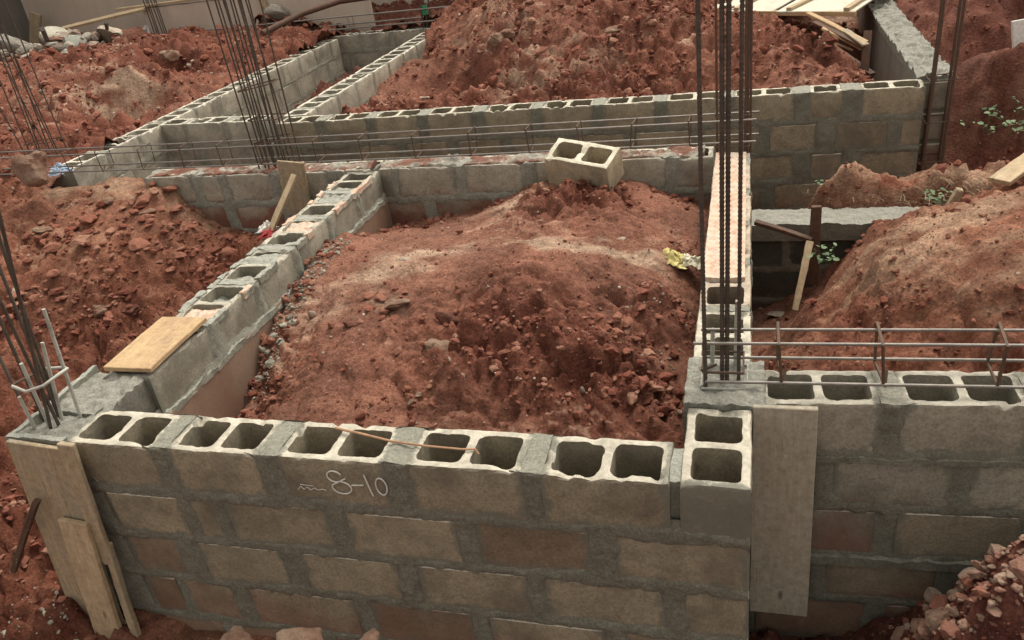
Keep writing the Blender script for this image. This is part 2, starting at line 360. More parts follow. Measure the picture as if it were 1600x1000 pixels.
def hollow_block_mesh(name, mat, seed, L=.45, W=.225, H=.225, wall=.031, web=.034, cells=2, amp=1.0, closed=False, n=11):
    V = []; F = []; xw = [-L / 2 + L * i / cells for i in range(cells + 1)]
    for c in range(cells):
        xa, xb = xw[c], xw[c + 1]
        ia = wall if c == 0 else web / 2; ib = wall if c == cells - 1 else web / 2
        outer = rounded_rect(xa, xb, 0, W, 0.0001, n); inner = rounded_rect(xa + ia, xb - ib, wall, W - wall, .026, n)
        N = 4 * n; base = len(V); rings = []
        def onweb(x): return (abs(x - xa) < 1e-4 and c > 0) or (abs(x - xb) < 1e-4 and c < cells - 1)
        def ring(pts): rings.append(len(V)); V.extend(pts)
        cx, cy = (xa + xb) / 2, W / 2
        def ins(x, y, d):
            return (x if onweb(x) else x + (d if x < cx else -d) * (1 if (abs(x - xa) < 1e-3 or abs(x - xb) < 1e-3) else 0),
                    y + (d if y < cy else -d) * (1 if (abs(y) < 1e-3 or abs(y - W) < 1e-3) else 0))
        ring([(x, y, -H) for x, y in outer]); ring([(x, y, -H * .5) for x, y in outer])
        ring([(x, y, -.012 if not onweb(x) else -.004) for x, y in outer])
        ring([(*ins(x, y, .004), -.002 if not onweb(x) else 0) for x, y in outer])
        ring([((ax * .55 + bx * .45), (ay * .55 + by * .45), 0.001) for (ax, ay), (bx, by) in zip(outer, inner)])
        ring([(x, y, -.002) for x, y in inner]); ring([(x, y, -.012) for x, y in inner]);
        ring([(x + (cx - x) * .02, y + (cy - y) * .02, -H * .5) for x, y in inner]); ring([(x + (cx - x) * .04, y + (cy - y) * .04, -H) for x, y in inner])
        for a, b in zip(rings, rings[1:]):
            for j in range(N):
                k = (j + 1) % N
                if rings.index(a) < 2 and onweb(V[a + j][0]) and onweb(V[a + k][0]): continue
                if rings.index(a) == 2 and onweb(V[a + j][0]) and onweb(V[a + k][0]): continue
                F.append((a + j, a + k, b + k, b + j))
        if closed: F.append(tuple(rings[-1] + j for j in range(N)))
    V = np.array(V)
    bm = bmesh.new(); vs = [bm.verts.new(v) for v in V]
    for f in F:
        try: bm.faces.new([vs[i] for i in f])
        except ValueError: pass
    bmesh.ops.remove_doubles(bm, verts=bm.verts, dist=.0006)
    bmesh.ops.recalc_face_normals(bm, faces=bm.faces)
    co = np.array([v.co[:] for v in bm.verts])
    top = np.clip((co[:, 2] + .03) / .03, 0, 1)
    for ax in range(3):
        nz = fbm(co[:, 0] * 38, co[:, 1] * 38, co[:, 2] * 38, seed * 31 + ax, 3, .7)
        lz = fbm(co[:, 0] * 9, co[:, 1] * 9, co[:, 2] * 9, seed * 57 + ax, 2)
        co[:, ax] += amp * (nz * (.0008 + .0034 * top) + lz * .0022)
    chip = np.clip(fbm(co[:, 0] * 16, co[:, 1] * 16, co[:, 2] * 5, seed * 77, 2) - .28, 0, 1)
    co[:, 2] -= amp * chip * .05 * top
    for v, c3 in zip(bm.verts, co): v.co = c3
    me = bm_mesh(name, bm, mat, True, 38); return me
def solid_block_mesh(name, mat, seed, L=.45, W=.225, H=.225):
    bm = bmesh.new(); bmesh.ops.create_cube(bm, size=1)
    for v in bm.verts: v.co = Vector((v.co.x * L, (v.co.y + .5) * W, (v.co.z - .5) * H))
    bmesh.ops.bevel(bm, geom=list(bm.edges), offset=.010, segments=1, affect='EDGES', profile=.6)
    r = random.Random(seed)
    for v in bm.verts: v.co += Vector((r.uniform(-1, 1), r.uniform(-1, 1), r.uniform(-1, 1))) * .0022
    return bm_mesh(name, bm, mat, True, 30)
_bm_cache = {}
def block_variant(kind, mat, k):
    key = (kind, mat.name, k)
    if key not in _bm_cache:
        if kind == 'hollow': _bm_cache[key] = hollow_block_mesh('hollow_block', mat, k + 3)
        elif kind == 'half': _bm_cache[key] = hollow_block_mesh('half_block', mat, k + 13, L=.225, cells=1)
        else: _bm_cache[key] = solid_block_mesh('solid_block', mat, k + 5)
    return _bm_cache[key]

def lump(V, F, x0, x1, y0, y1, z0, z1, res=.012, amp=.006, seed=0, top_amp=None, freq=30):
    """closed box whose faces are gridded and roughened; appended to V,F"""
    nx = max(2, int((x1 - x0) / res)); ny = max(2, int((y1 - y0) / res)); nz = max(2, int((z1 - z0) / (res * 2)))
    ta = amp if top_amp is None else top_amp
    idx = {}
    def vid(i, j, k):
        key = (i, j, k)
        if key not in idx:
            idx[key] = len(V); V.append([x0 + (x1 - x0) * i / nx, y0 + (y1 - y0) * j / ny, z0 + (z1 - z0) * k / nz, k == nz, min(i, nx - i) / nx, min(j, ny - j) / ny])
        return idx[key]
    s = len(V)
    for i in range(nx):
        for j in range(ny):
            F.append((vid(i, j, nz), vid(i + 1, j, nz), vid(i + 1, j + 1, nz), vid(i, j + 1, nz)))
    for k in range(nz):
        for i in range(nx):
            F.append((vid(i, 0, k), vid(i + 1, 0, k), vid(i + 1, 0, k + 1), vid(i, 0, k + 1)))
            F.append((vid(i + 1, ny, k), vid(i, ny, k), vid(i, ny, k + 1), vid(i + 1, ny, k + 1)))
        for j in range(ny):
            F.append((vid(0, j + 1, k), vid(0, j, k), vid(0, j, k + 1), vid(0, j + 1, k + 1)))
            F.append((vid(nx, j, k), vid(nx, j + 1, k), vid(nx, j + 1, k + 1), vid(nx, j, k + 1)))
    a = np.array([v[:3] for v in V[s:]]); t = np.array([v[3] for v in V[s:]], float)
    b = a.copy()
    for ax in range(3):
        b[:, ax] += fbm(a[:, 0] * freq, a[:, 1] * freq, a[:, 2] * freq, seed + ax * 5, 3, .6) * amp * (1.3 if ax == 2 else .8)
    b[:, 2] += t * fbm(a[:, 0] * 14, a[:, 1] * 14, 0, seed + 99, 4, .6) * ta * 1.6
    for i, v in enumerate(b): V[s + i] = list(v)
    return V, F

BED = .0125            # half of the thickness of a bed joint
COURSE = .25
def wall(name, label, cat, origin, ang, length, rows, mats, faces=(), width=.225, top='hollow', m_mat=None,
         skin_res=.011, cover=None, seed=1, zoff=0., head_top=True, smear=.5, proud=.003, core0=.0):
    """A block wall. Local x runs along the wall, y across it (0 = the first face), z=0 is its top.
    rows: for each course a list of (x0,x1[,tone]) block extents."""
    w = thing(name, label, cat, (*origin, zoff), 'hollow block foundation walls', (0, 0, ang))
    r = random.Random(seed); MV = []; MF = []
    sk = [[], []]
    for ci, row in enumerate(rows):
        zt = -ci * COURSE
        for bi, ext in enumerate(row):
            x0, x1 = ext[0], ext[1]; L = x1 - x0
            mat = mats[ext[2] if len(ext) > 2 else 0]
            if ci == 0 and top == 'hollow':
                kind = 'hollow' if L > .3 else 'half'; base = .45 if L > .3 else .225
            else: kind = 'solid'; base = .45
            me = block_variant(kind, mat, r.randrange(5))
            flip = r.random() < .5
            o = obj('block', me, w, ((x0 + x1) / 2 if not flip else (x0 + x1) / 2, (0 if not flip else width) + r.uniform(-.003, .003), zt + r.uniform(-.003, .003) - (0 if ci == 0 else 0)),
                    (r.uniform(-.008, .008), r.uniform(-.008, .008), (math.pi if flip else 0) + r.uniform(-.006, .006)), (L / base, width / .225, 1))
    H = len(rows) * COURSE
    # core of mortar between and under the blocks
    if len(rows) > 1:
        lump(MV, MF, core0 + .004, length - .004, .009, width - .009, -H, -COURSE + .018, .1, .0, seed)
    gaps = []
    for ci, row in enumerate(rows):
        rr = sorted(row, key=lambda e: e[0]); g = []
        for a, b in zip(rr, rr[1:]): g.append(((a[1] + b[0]) / 2, max(.012, b[0] - a[1])))
        gaps.append(g)
    if head_top:
        for (gx, gw) in gaps[0]:
            if gw < .2:
                lump(MV, MF, gx - gw / 2 - .006, gx + gw / 2 + .006, .004, width - .004, -COURSE, -.001, .011, .0045, r.randrange(999), .006)
    for fy in faces:
        nx = int(length / skin_res); nz = int(H / skin_res)
        xs = np.linspace(core0, length, nx + 1); zs = np.linspace(-H, 0.0, nz + 1)
        X, Z = np.meshgrid(xs, zs)
        D = np.full(X.shape, 9.)
        wob = fbm(X * 5, Z * 5, fy * 7, seed + 5, 3) * .012
        for k in range(1, len(rows)):
            D = np.minimum(D, np.abs(Z + k * COURSE - BED + wob) - BED - .001)
        for ci, g in enumerate(gaps):
            inrow = (Z <= -ci * COURSE + .002) & (Z >= -(ci + 1) * COURSE - .004)
            for (gx, gw) in g:
                dd = np.abs(X - gx + wob + (Z + ci * COURSE + .12) * (0.12 * math.sin(gx * 9 + seed))) - gw / 2 + .004
                D = np.where(inrow, np.minimum(D, dd), D)
        n1 = fbm(X * 22, Z * 22, fy * 9 + 1, seed + 11, 4, .6); n2 = fbm(X * 3.3, Z * 3.3, fy * 9 + 4, seed + 23, 3)
        D = D + n1 * .020 - np.clip(n2, 0, 1) * .03 * smear
        h = proud - np.clip(D, 0, 1) * .35 + fbm(X * 60, Z * 60, 3, seed + 31, 3, .7) * .0045 * (D < .012) + np.clip(fbm(X * 12, Z * 12, 3, seed + 41, 3, .7), 0, 1) * .011 * (D < .003)
        h = np.where(Z > -.004, np.minimum(h, proud - .004), h); h = np.clip(h, -.012, .02)
        Y = (-h if fy == 0 else width + h)
        keep = h > -.0115
        s = len(MV); MV.extend(np.stack([X.ravel(), Y.ravel(), Z.ravel()], 1).tolist())
        K = keep; q = K[:-1, :-1] | K[1:, :-1] | K[:-1, 1:] | K[1:, 1:]
        J, I = np.nonzero(q); a = s + J * (nx + 1) + I
        quads = np.stack([a, a + 1, a + nx + 2, a + nx + 1], 1)
        if fy != 0: quads = quads[:, ::-1]
        MF.extend(quads.tolist())
    MV = [v[:3] for v in MV]
    if MV: obj('mortar', mesh_from('mortar', MV, MF, m_mat or M_mortar, True, 60), w)
    return w
def even_rows(length, n, start=0., mod=.49, gap=.035, end=None, tone=None, seed=0, short=False):
    r = random.Random(seed); rows = []
    for c in range(n):
        x = 0.; row = []
        first = .225 if (c + (1 if short else 0)) % 2 else .45
        L = first
        while x < length - .06:
            e = min(x + L, length)
            if length - e < .08: e = length
            if e - x > .05: row.append((x, e, tone[r.randrange(len(tone))] if tone else 0))
            x = e + gap * r.uniform(.8, 1.3); L = .45
        rows.append(row)
    return rows
def extra_lump(parent, name, x0, x1, y0, y1, z0, z1, mat, res=.012, amp=.006, seed=0, top_amp=None, freq=30):
    V = []; F = []; lump(V, F, x0, x1, y0, y1, z0, z1, res, amp, seed, top_amp, freq)
    return obj(name, mesh_from(name, V, F, mat, True, 60), parent)

def tube_mesh(name, pts, r, mat, sides=8, rib=0., caps=True, r_end=None, step=None):
    """round bar along a polyline; rib>0 gives the helical ribs of reinforcing steel with that pitch"""
    P = [Vector(p) for p in pts]
    if rib: step = rib / 3.
    if step:
        Q = [P[0]]
        for a, b in zip(P, P[1:]):
            n = max(1, int((b - a).length / step))
            for i in range(1, n + 1): Q.append(a.lerp(b, i / n))
        P = Q
    V = []; F = []; t0 = None; acc = 0.; nrm = None
    for i, p in enumerate(P):
        d = (P[min(i + 1, len(P) - 1)] - P[max(i - 1, 0)]).normalized()
        if nrm is None:
            nrm = d.orthogonal().normalized()
        nrm = (nrm - d * nrm.dot(d)).normalized(); bn = d.cross(nrm)
        if i: acc += (p - P[i - 1]).length
        rr = r if r_end is None else r + (r_end - r) * i / (len(P) - 1)
        for k in range(sides):
            a = 2 * math.pi * k / sides; q = rr
            if rib:
                ph = (acc / rib + (a / (2 * math.pi)) * 2) % 1.0
                q = rr * (1.2 if ph < .4 else .92)
                if k == 0 or k == sides // 2: q = rr * 1.1
            V.append(p + nrm * math.cos(a) * q + bn * math.sin(a) * q)
    for i in range(len(P) - 1):
        for k in range(sides):
            k2 = (k + 1) % sides; F.append((i * sides + k, i * sides + k2, (i + 1) * sides + k2, (i + 1) * sides + k))
    if caps:
        F.append(tuple(reversed(range(sides)))); F.append(tuple((len(P) - 1) * sides + k for k in range(sides)))
    return mesh_from(name, np.array([v[:] for v in V]), F, mat, True, 50)
def bar(name, pts, r, mat, parent=None, **k): return obj(name, tube_mesh(name, pts, r, mat, **k), parent)

def plank(name, p0, p1, width, thick, mat, roll=0., parent=None, jag=.003, up=(0, 0, 1), seed=0, taper=1., seg=10):
    """a sawn board from p0 to p1 (centre line of its lower face), width across, real thickness"""
    p0, p1 = Vector(p0), Vector(p1); d = p1 - p0; L = d.length; x = d.normalized()
    u = Vector(up); y = u.cross(x)
    if y.length < 1e-3: y = Vector((0, 1, 0)).cross(x)
    y.normalize(); z = x.cross(y)
    Mx = Matrix((x, y, z)).transposed()
    Mx = Mx @ Matrix.Rotation(roll, 3, 'X')
    bm = bmesh.new(); r = random.Random(seed + int(L * 1000)); rings = []
    for i in range(seg + 1):
        t = i / seg; ww = width * (1 + (taper - 1) * t); bow = math.sin(t * math.pi) * jag
        ex = r.uniform(-jag, jag) * 2 if i in (0, seg) else 0
        c = [(-ww / 2, 0), (ww / 2, 0), (ww / 2, thick), (-ww / 2, thick)]
        rings.append([bm.verts.new((L * t + ex + (r.uniform(-jag, jag) if i in (0, seg) else 0), a + r.uniform(-jag, jag) * .7, b + bow + r.uniform(-1, 1) * .0005)) for a, b in c])
    for a, b in zip(rings, rings[1:]):
        for k in range(4): bm.faces.new((a[k], a[(k + 1) % 4], b[(k + 1) % 4], b[k]))
    bm.faces.new(rings[0][::-1]); bm.faces.new(rings[-1])
    bmesh.ops.recalc_face_normals(bm, faces=bm.faces)
    bmesh.ops.bevel(bm, geom=[e for e in bm.edges if e.calc_face_angle(0) > .8], offset=min(.003, thick * .2), segments=1, affect='EDGES')
    o = obj(name, bm_mesh(name, bm, mat, True, 30), parent)
    o.location = p0; o.rotation_euler = Mx.to_euler(); return o

_rock_base = None
def rock_mesh(name, size, mat, seed, sub=3, rough=.35, flat=1., facet=7, fine=.085):
    bm = bmesh.new(); bmesh.ops.create_icosphere(bm, subdivisions=sub, radius=1)
    r = random.Random(seed); co = np.array([v.co[:] for v in bm.verts])
    for _ in range(facet):                                   # broken faces
        n = np.array([r.gauss(0, 1) for _ in range(3)]); n /= np.linalg.norm(n); dcut = r.uniform(.45, .8)
        s = co @ n; co -= np.outer(np.clip(s - dcut, 0, None) * .93, n)
    f = fbm(co[:, 0] * 1.6, co[:, 1] * 1.6, co[:, 2] * 1.6, seed, 3) * rough + fbm(co[:, 0] * 6, co[:, 1] * 6, co[:, 2] * 6, seed + 3, 3, .7) * fine
    co = co * (1 + f)[:, None] * np.array(size) / 2
    for v, c in zip(bm.verts, co): v.co = c
    return bm_mesh(name, bm, mat, True, 32)

# templates for scattered clods
def clod_templates(n=10, sub=1):
    T = []
    for s in range(n):
        bm = bmesh.new(); bmesh.ops.create_icosphere(bm, subdivisions=sub, radius=1)
        r = random.Random(s + 50); co = np.array([v.co[:] for v in bm.verts])
        for _ in range(5):
            nn = np.array([r.gauss(0, 1) for _ in range(3)]); nn /= np.linalg.norm(nn); dc = r.uniform(.4, .8)
            q = co @ nn; co -= np.outer(np.clip(q - dc, 0, None) * .95, nn)
        co = co * (1 + fbm(co[:, 0] * 2, co[:, 1] * 2, co[:, 2] * 2, s, 2) * .35)[:, None]
        fs = np.array([[v.index for v in f.verts] for f in bm.faces]); bm.free(); T.append((co, fs))
    return T
TPL = clod_templates(12, 1); TPL2 = clod_templates(8, 2)
def scatter_mesh(name, pts, sizes, mat, seed, tpl=TPL, squash=.75):
    g = np.random.default_rng(seed); V = []; F = []; off = 0
    for p, s in zip(pts, sizes):
        co, fs = tpl[g.integers(len(tpl))]
        q = g.normal(size=4); q /= np.linalg.norm(q); w, x, y, z = q
        Rm = np.array([[1 - 2 * (y * y + z * z), 2 * (x * y - z * w), 2 * (x * z + y * w)], [2 * (x * y + z * w), 1 - 2 * (x * x + z * z), 2 * (y * z - x * w)], [2 * (x * z - y * w), 2 * (y * z + x * w), 1 - 2 * (x * x + y * y)]])
        sc = s * .5 * np.array([g.uniform(.7, 1.3), g.uniform(.6, 1.1), g.uniform(.5, .95)])
        c = (co * sc) @ Rm.T; c[:, 2] *= squash; V.append(c + p); F.append(fs + off); off += len(co)
    if not V: return None
    V = np.concatenate(V); F = np.concatenate(F)
    me = bpy.data.meshes.new(name); me.vertices.add(len(V)); me.vertices.foreach_set('co', V.ravel())
    me.loops.add(F.size); me.loops.foreach_set('vertex_index', F.ravel())
    me.polygons.add(len(F)); me.polygons.foreach_set('loop_start', np.arange(0, F.size, 3)); me.polygons.foreach_set('loop_total', np.full(len(F), 3))
    me.materials.append(mat); me.update(calc_edges=True); me.validate(); me.shade_flat()
    return me

# ------------------------------------------------------------------ the soil
SOIL = {
 'A': [(-2.615, 1.922, -0.16), (-2.045, 2.011, -0.12), (-0.931, 1.95, -0.06), (-0.42, 2.071, -0.22), (-1.952, 2.661, -0.24), (-1.045, 1.62, -0.09), (-0.973, 1.246, -0.18), (-1.417, 1.052, -0.22), (-0.62, 0.955, -0.27), (-0.435, 1.435, -0.28), (-2.118, 1.047, -0.24), (-2.185, 0.762, -0.36), (-1.64, 0.721, -0.3), (-0.737, 0.749, -0.34), (-0.341, 0.986, -0.42), (-2.101, 1.537, -0.17), (-1.42, 1.547, -0.13), (-0.748, 1.414, -0.2), (-0.843, 2.541, -0.12), (-0.553, 2.73, -0.25), (-2.66, 0.504, -0.5), (-2.66, 0.93, -0.55), (-2.66, 1.27, -0.38), (-2.66, 1.71, -0.2), (-2.66, 2.387, -0.2), (-2.66, 3.151, -0.42), (-2.38, 3.25, -0.42), (-1.9, 3.3, -0.33), (-1.7, 3.25, -0.26), (-1.5, 3.25, -0.16), (-1.0, 3.25, -0.12), (-0.77, 3.25, -0.15), (-0.69, 3.25, -0.18), (-0.345, 3.25, -0.32), (-1.1, 3.0, -0.18), (-1.3, 2.85, -0.16), (-0.85, 2.8, -0.15), (-1.7, 2.9, -0.2), (-0.5, 2.9, -0.2), (-2.4, 0.2, -0.5), (-1.3, 0.2, -0.38), (-0.3, 0.2, -0.5), (-0.2, 1.0, -0.5), (-0.2, 2, -0.4)],
 'B': [(-5.832, 3.211, -0.12), (-5.076, 3.199, -0.08), (-4.641, 3.268, -0.12), (-5.516, 3.728, -0.12), (-4.19, 3.353, -0.42), (-3.858, 3.261, -0.5), (-4.099, 2.737, -0.45), (-5.24, 2.752, -0.28), (-5.189, 2.295, -0.5), (-4.369, 2.228, -0.62), (-4.748, 1.871, -0.85), (-3.881, 2.609, -0.55), (-4.273, 0.791, -1.02), (-3.576, 0.194, -1.1), (-4.562, 2.656, -0.3), (-5.598, 2.551, -0.35), (-4.782, 2.183, -0.6), (-6.373, 3.351, -0.1), (-3, 0.6, -0.95), (-3, 1.5, -0.65), (-3, 2.4, -0.5), (-3, 3.1, -0.55), (-3.6, 3.2, -0.5), (-4.2, 3.22, -0.42), (-4.6, 3.25, -0.12), (-5.2, 3.3, -0.06), (-6, 3.3, -0.1), (-2.5, -0.1, -1.1), (-1, -0.1, -1.15), (0, -0.1, -1.25), (-2.5, -0.8, -1.2), (-3.6, -0.6, -1.15), (-5, -0.5, -1.0), (-5, 1, -0.6), (-7, 1, -0.3), (-7, 3, -0.1), (-6.1, 4.2, -0.1), (-6.2, 5, -0.12), (-6.2, 6.5, -0.12), (-6.1, 8.5, -0.05), (-6.1, 9.2, 0.0), (-6.415, 3.918, 0.0), (-8.029, 5.346, 0.1), (-7.058, 6.247, 0.32), (-9.119, 7.506, 0.25), (-7.383, 7.71, 0.25), (-7.171, 5.857, -0.02), (-6.927, 5.07, 0.05), (-7.263, 7.058, 0.02), (-8.012, 7.894, 0.3), (-7.133, 8.029, 0.12), (-12.572, 10.726, 0.1), (-11.157, 8.36, 0.1), (-6.621, 7.471, 0.0), (-8.052, 9.295, 0.15), (-13, 7, 0.1), (-13, 11, 0), (-8, 10.4, 0.0), (-10, 10.4, 0), (-7, 10.3, 0.1)],
 'E': [(0.081, 1.302, -0.33), (0.231, 1.453, -0.33), (0.506, 1.387, -0.3), (0.875, 1.249, -0.27), (1.06, 1.148, -0.2), (0.648, 1.49, -0.22), (0.409, 1.861, -0.36), (0.234, 2.037, -0.5), (0.677, 1.821, -0.05), (0.975, 1.983, 0.06), (1.253, 2.146, 0.12), (0.835, 2.13, 0.0), (0.601, 2.121, -0.1), (0.47, 2.267, -0.3), (1.003, 1.431, -0.02), (1.136, 1.541, 0.08), (0.829, 1.544, -0.08), (0.06, 1.3, -0.5), (0.08, 1.75, -0.8), (0.1, 2.4, -1.05), (0.2, 3.1, -1.1), (0.5, 3.2, -0.9), (0.35, 2.3, -0.85), (0.75, 3.2, -0.65), (1.2, 3.2, -0.48), (2.2, 3.2, -0.2), (3.3, 2.5, 0.0), (1.7, 3.0, -0.2), (3.3, 1, 0), (0.2, 0.6, -0.36), (1, 0.6, -0.35), (2.5, 0.6, -0.25)],
 'K': [(0.904, 0.315, -0.5), (0.8, 0.287, -0.58), (0.736, 0.266, -0.68), (0.678, 0.302, -0.85), (0.441, 0.575, -1.25), (0.231, 0.551, -1.3), (0.1, 0.4, -1.35), (0.9, 0.45, -1.2), (1.5, 0.4, -0.75), (2.5, 0.2, -0.5), (0.1, -0.3, -1.25), (1.2, -0.4, -0.7), (0.6, -0.5, -1.1), (2.5, -0.6, -0.6)],
 'G': [(0.05, 3.6, -1.0), (0.3, 3.6, -0.85), (0.4, 3.9, -1.0), (0.05, 4.6, -1.1), (1.2, 4.6, -1.1), (0.55, 4.5, -1.1), (0.444, 3.585, -0.42), (0.751, 3.562, -0.42), (1.055, 3.459, -0.42), (1.297, 3.368, -0.36), (1.542, 3.361, -0.3), (0.4, 3.5, -0.56), (1.0, 3.5, -0.55), (1.5, 3.45, -0.48), (0.45, 3.75, -0.4), (0.8, 3.8, -0.36), (1.2, 3.8, -0.38), (1.6, 3.7, -0.36), (0.45, 4.25, -0.95), (1.0, 4.25, -1.0), (2.2, 3.46, -0.1), (1.5, 4.4, -0.95), (1.9, 4.9, -1.2), (2.5, 4.9, -1.2), (3.2, 4.9, -1.2), (2.3, 4.1, -0.5), (3, 3.9, -0.3), (1.62, 5.3, -1.1), (2.2, 5.35, -0.95), (3.0, 5.35, -0.9), (1.75, 5.75, -0.25), (2.2, 5.6, -0.12), (3, 5.6, -0.06), (4, 5.6, -0.02), (1.7, 6.1, -0.3), (2.3, 6.0, -0.14), (3, 6.0, -0.1), (1.65, 6.7, -0.7), (2.5, 6.8, -0.75), (3.5, 6.8, -0.7), (1.75, 7.6, -0.2), (2.4, 7.8, 0.1), (3.5, 8.1, 0.4), (5, 8, 0.4), (1.8, 8.8, 0.1), (2.4, 9.2, 0.5), (4, 9.5, 0.6), (5, 6, 0.1), (5, 12, 0.7), (2, 12, 0.5), (1.8, 10, 0.3)],
 'D': [(-3.479, 5.992, -0.2), (-3.328, 6.775, -0.35), (-3.332, 7.308, -0.3), (-3.896, 6.244, -0.28), (-3.777, 6.86, -0.05), (-3.353, 7.095, 0.12), (-3.8, 8.15, 0.05), (-2.72, 6.587, 0.28), (-2.545, 7.13, 0.5), (-2.969, 7.526, 0.4), (-2.014, 6.609, 0.35), (-1.633, 5.915, 0.15), (-1.059, 6.343, 0.2), (-0.412, 5.743, 0.1), (0.439, 6.162, 0.12), (0.149, 5.599, -0.02), (0.86, 6.199, -0.3), (0.699, 5.832, 0.0), (1.219, 7.738, -0.6), (-1.011, 5.808, -0.05), (-1.9, 5.598, 0.0), (-2.457, 5.997, 0.0), (-4.05, 6, -0.35), (-4.05, 8, -0.3), (-4, 5, -0.35), (-3, 4.95, -0.25), (-2, 4.95, -0.22), (-1, 4.95, -0.22), (0, 4.95, -0.22), (0.9, 4.95, -0.28), (1.2, 5, -0.7), (1.15, 6.5, -0.6), (1.1, 8, -0.4), (0, 9.5, 0.1), (-1.5, 10, 0.45), (1.2, 10.5, 0.0), (-3, 10.2, 0.3), (-4, 10.2, 0.1)],
 'H': [(-5.7, 5.2, -0.9), (-4.6, 5.2, -0.9), (-5.6, 7, -0.7), (-4.6, 6.9, -0.45), (-5.6, 9.1, -0.7), (-4.6, 8.9, -0.5), (-5, 7.8, -0.35)],
 'L': [(-6, 9.5, -0.1), (-5, 9.55, -0.1), (-3.6, 9.5, 0.0), (-6.2, 10.2, 0.05), (-6.318, 9.23, 0.3), (-5.134, 8.711, 0.42), (-4.53, 8.58, 0.35), (-7.197, 9.943, 0.1), (-5.763, 9.074, 0.15), (-4.698, 9.624, 0.05), (-4.282, 7.655, 0.6), (-5.473, 8.231, 0.45), (-4, 10.3, 0.1), (-6, 11.4, 0.4), (-3.5, 11, 0.2)],
}
FIT = {}
def fit(k):
    P = np.array(SOIL[k]); X = P[:, :2]; n = len(X)
    d = np.linalg.norm(X[:, None] - X[None], axis=2); K = np.sqrt(d * d + .04) - np.eye(n) * .02
    A = np.zeros((n + 1, n + 1)); A[:n, :n] = K; A[:n, n] = 1; A[n, :n] = 1
    FIT[k] = (X, np.linalg.solve(A, np.append(P[:, 2], 0)))
for k in SOIL: fit(k)
BUMPS = {   # region: (x, y, radius, height): pits and heaps the control points do not carry
 'D': [(*(-2.912, 5.968, -0.094)[:2], .32, -.62), (*(-3.655, 6.816, -0.12)[:2], .25, .12)],
 'B': [(*(-7.404, 7.433, 0.163)[:2], .30, -.40), (*(-7.009, 5.841, 0.013)[:2], .42, -.30), (*(-6.743, 6.147, 0.138)[:2], .28, -.28), (*(-6.798, 5.004, 0.028)[:2], .35, -.22)],
}
def base_h(k, x, y):
    X, w = FIT[k]; x = np.asarray(x, float); y = np.asarray(y, float); z = np.full(x.shape, w[-1])
    for (a, b), c in zip(X, w[:-1]): z = z + c * np.sqrt((x - a) ** 2 + (y - b) ** 2 + .04)
    return z
def rough_mask(k, x, y):
    m = np.clip(.5 + 1.5 * fbm(x * .9, y * .9, 5, 71, 3), 0, 1)
    for (cx, cy, r, v) in ROUGH.get(k, []):
        g = np.exp(-((x - cx) ** 2 + (y - cy) ** 2) / (r * r)); m = m * (1 - g) + v * g
    return m
RELIEF = {'A': 1.15, 'B': 1.3, 'E': 1.1, 'K': 1.0, 'G': 1.3, 'D': 1.6, 'H': 1.0, 'L': 1.2}
ROUGH = {'A': [(-1.75, 1.9, .62, .02), (-2.2, 1.55, .4, .05), (-.95, 2.0, .42, .04), (-1.25, 1.15, .32, 1.0), (-.72, .95, .36, .95), (-.45, 1.5, .2, .7), (-1.9, .7, .35, .15), (-1.15, 2.85, .35, .9)],
         'E': [(.6, 1.6, .4, .9), (.85, 2.5, .4, .8), (1.5, 2.9, .5, .6), (1.2, 1.6, .5, .2), (.7, 1.1, .3, .5), (.4, .9, .3, .9), (1.8, 2.2, .7, .1)],
         'B': [(-7.5, 5, 1.2, .9), (-7.2, 7.2, 1.3, .95), (-9.3, 7.5, 1.4, .9), (-8.5, 5.5, 1, .8), (-7, 9, 1, .85), (-3.5, 2.4, .5, 1.), (-4.2, 1.2, .4, .9), (-3.9, 1.6, .5, .6), (-5, 2.9, .7, .12), (-3.4, .9, .4, .9), (-3.5, -.1, .7, 1.35), (-4.3, .4, .6, 1.15)], 'G': [(2.2, 5.3, .5, .7), (3, 8, 1.5, .95), (.9, 3.8, .8, .8)], 'L': [(-5, 10, 2, .8)], 'D': [(-1, 6.5, 1.2, .85), (-2.5, 6, 1, .8), (0.3, 6, 1, .7)], 'K': [(1, 0, 1.5, 1.0)]}
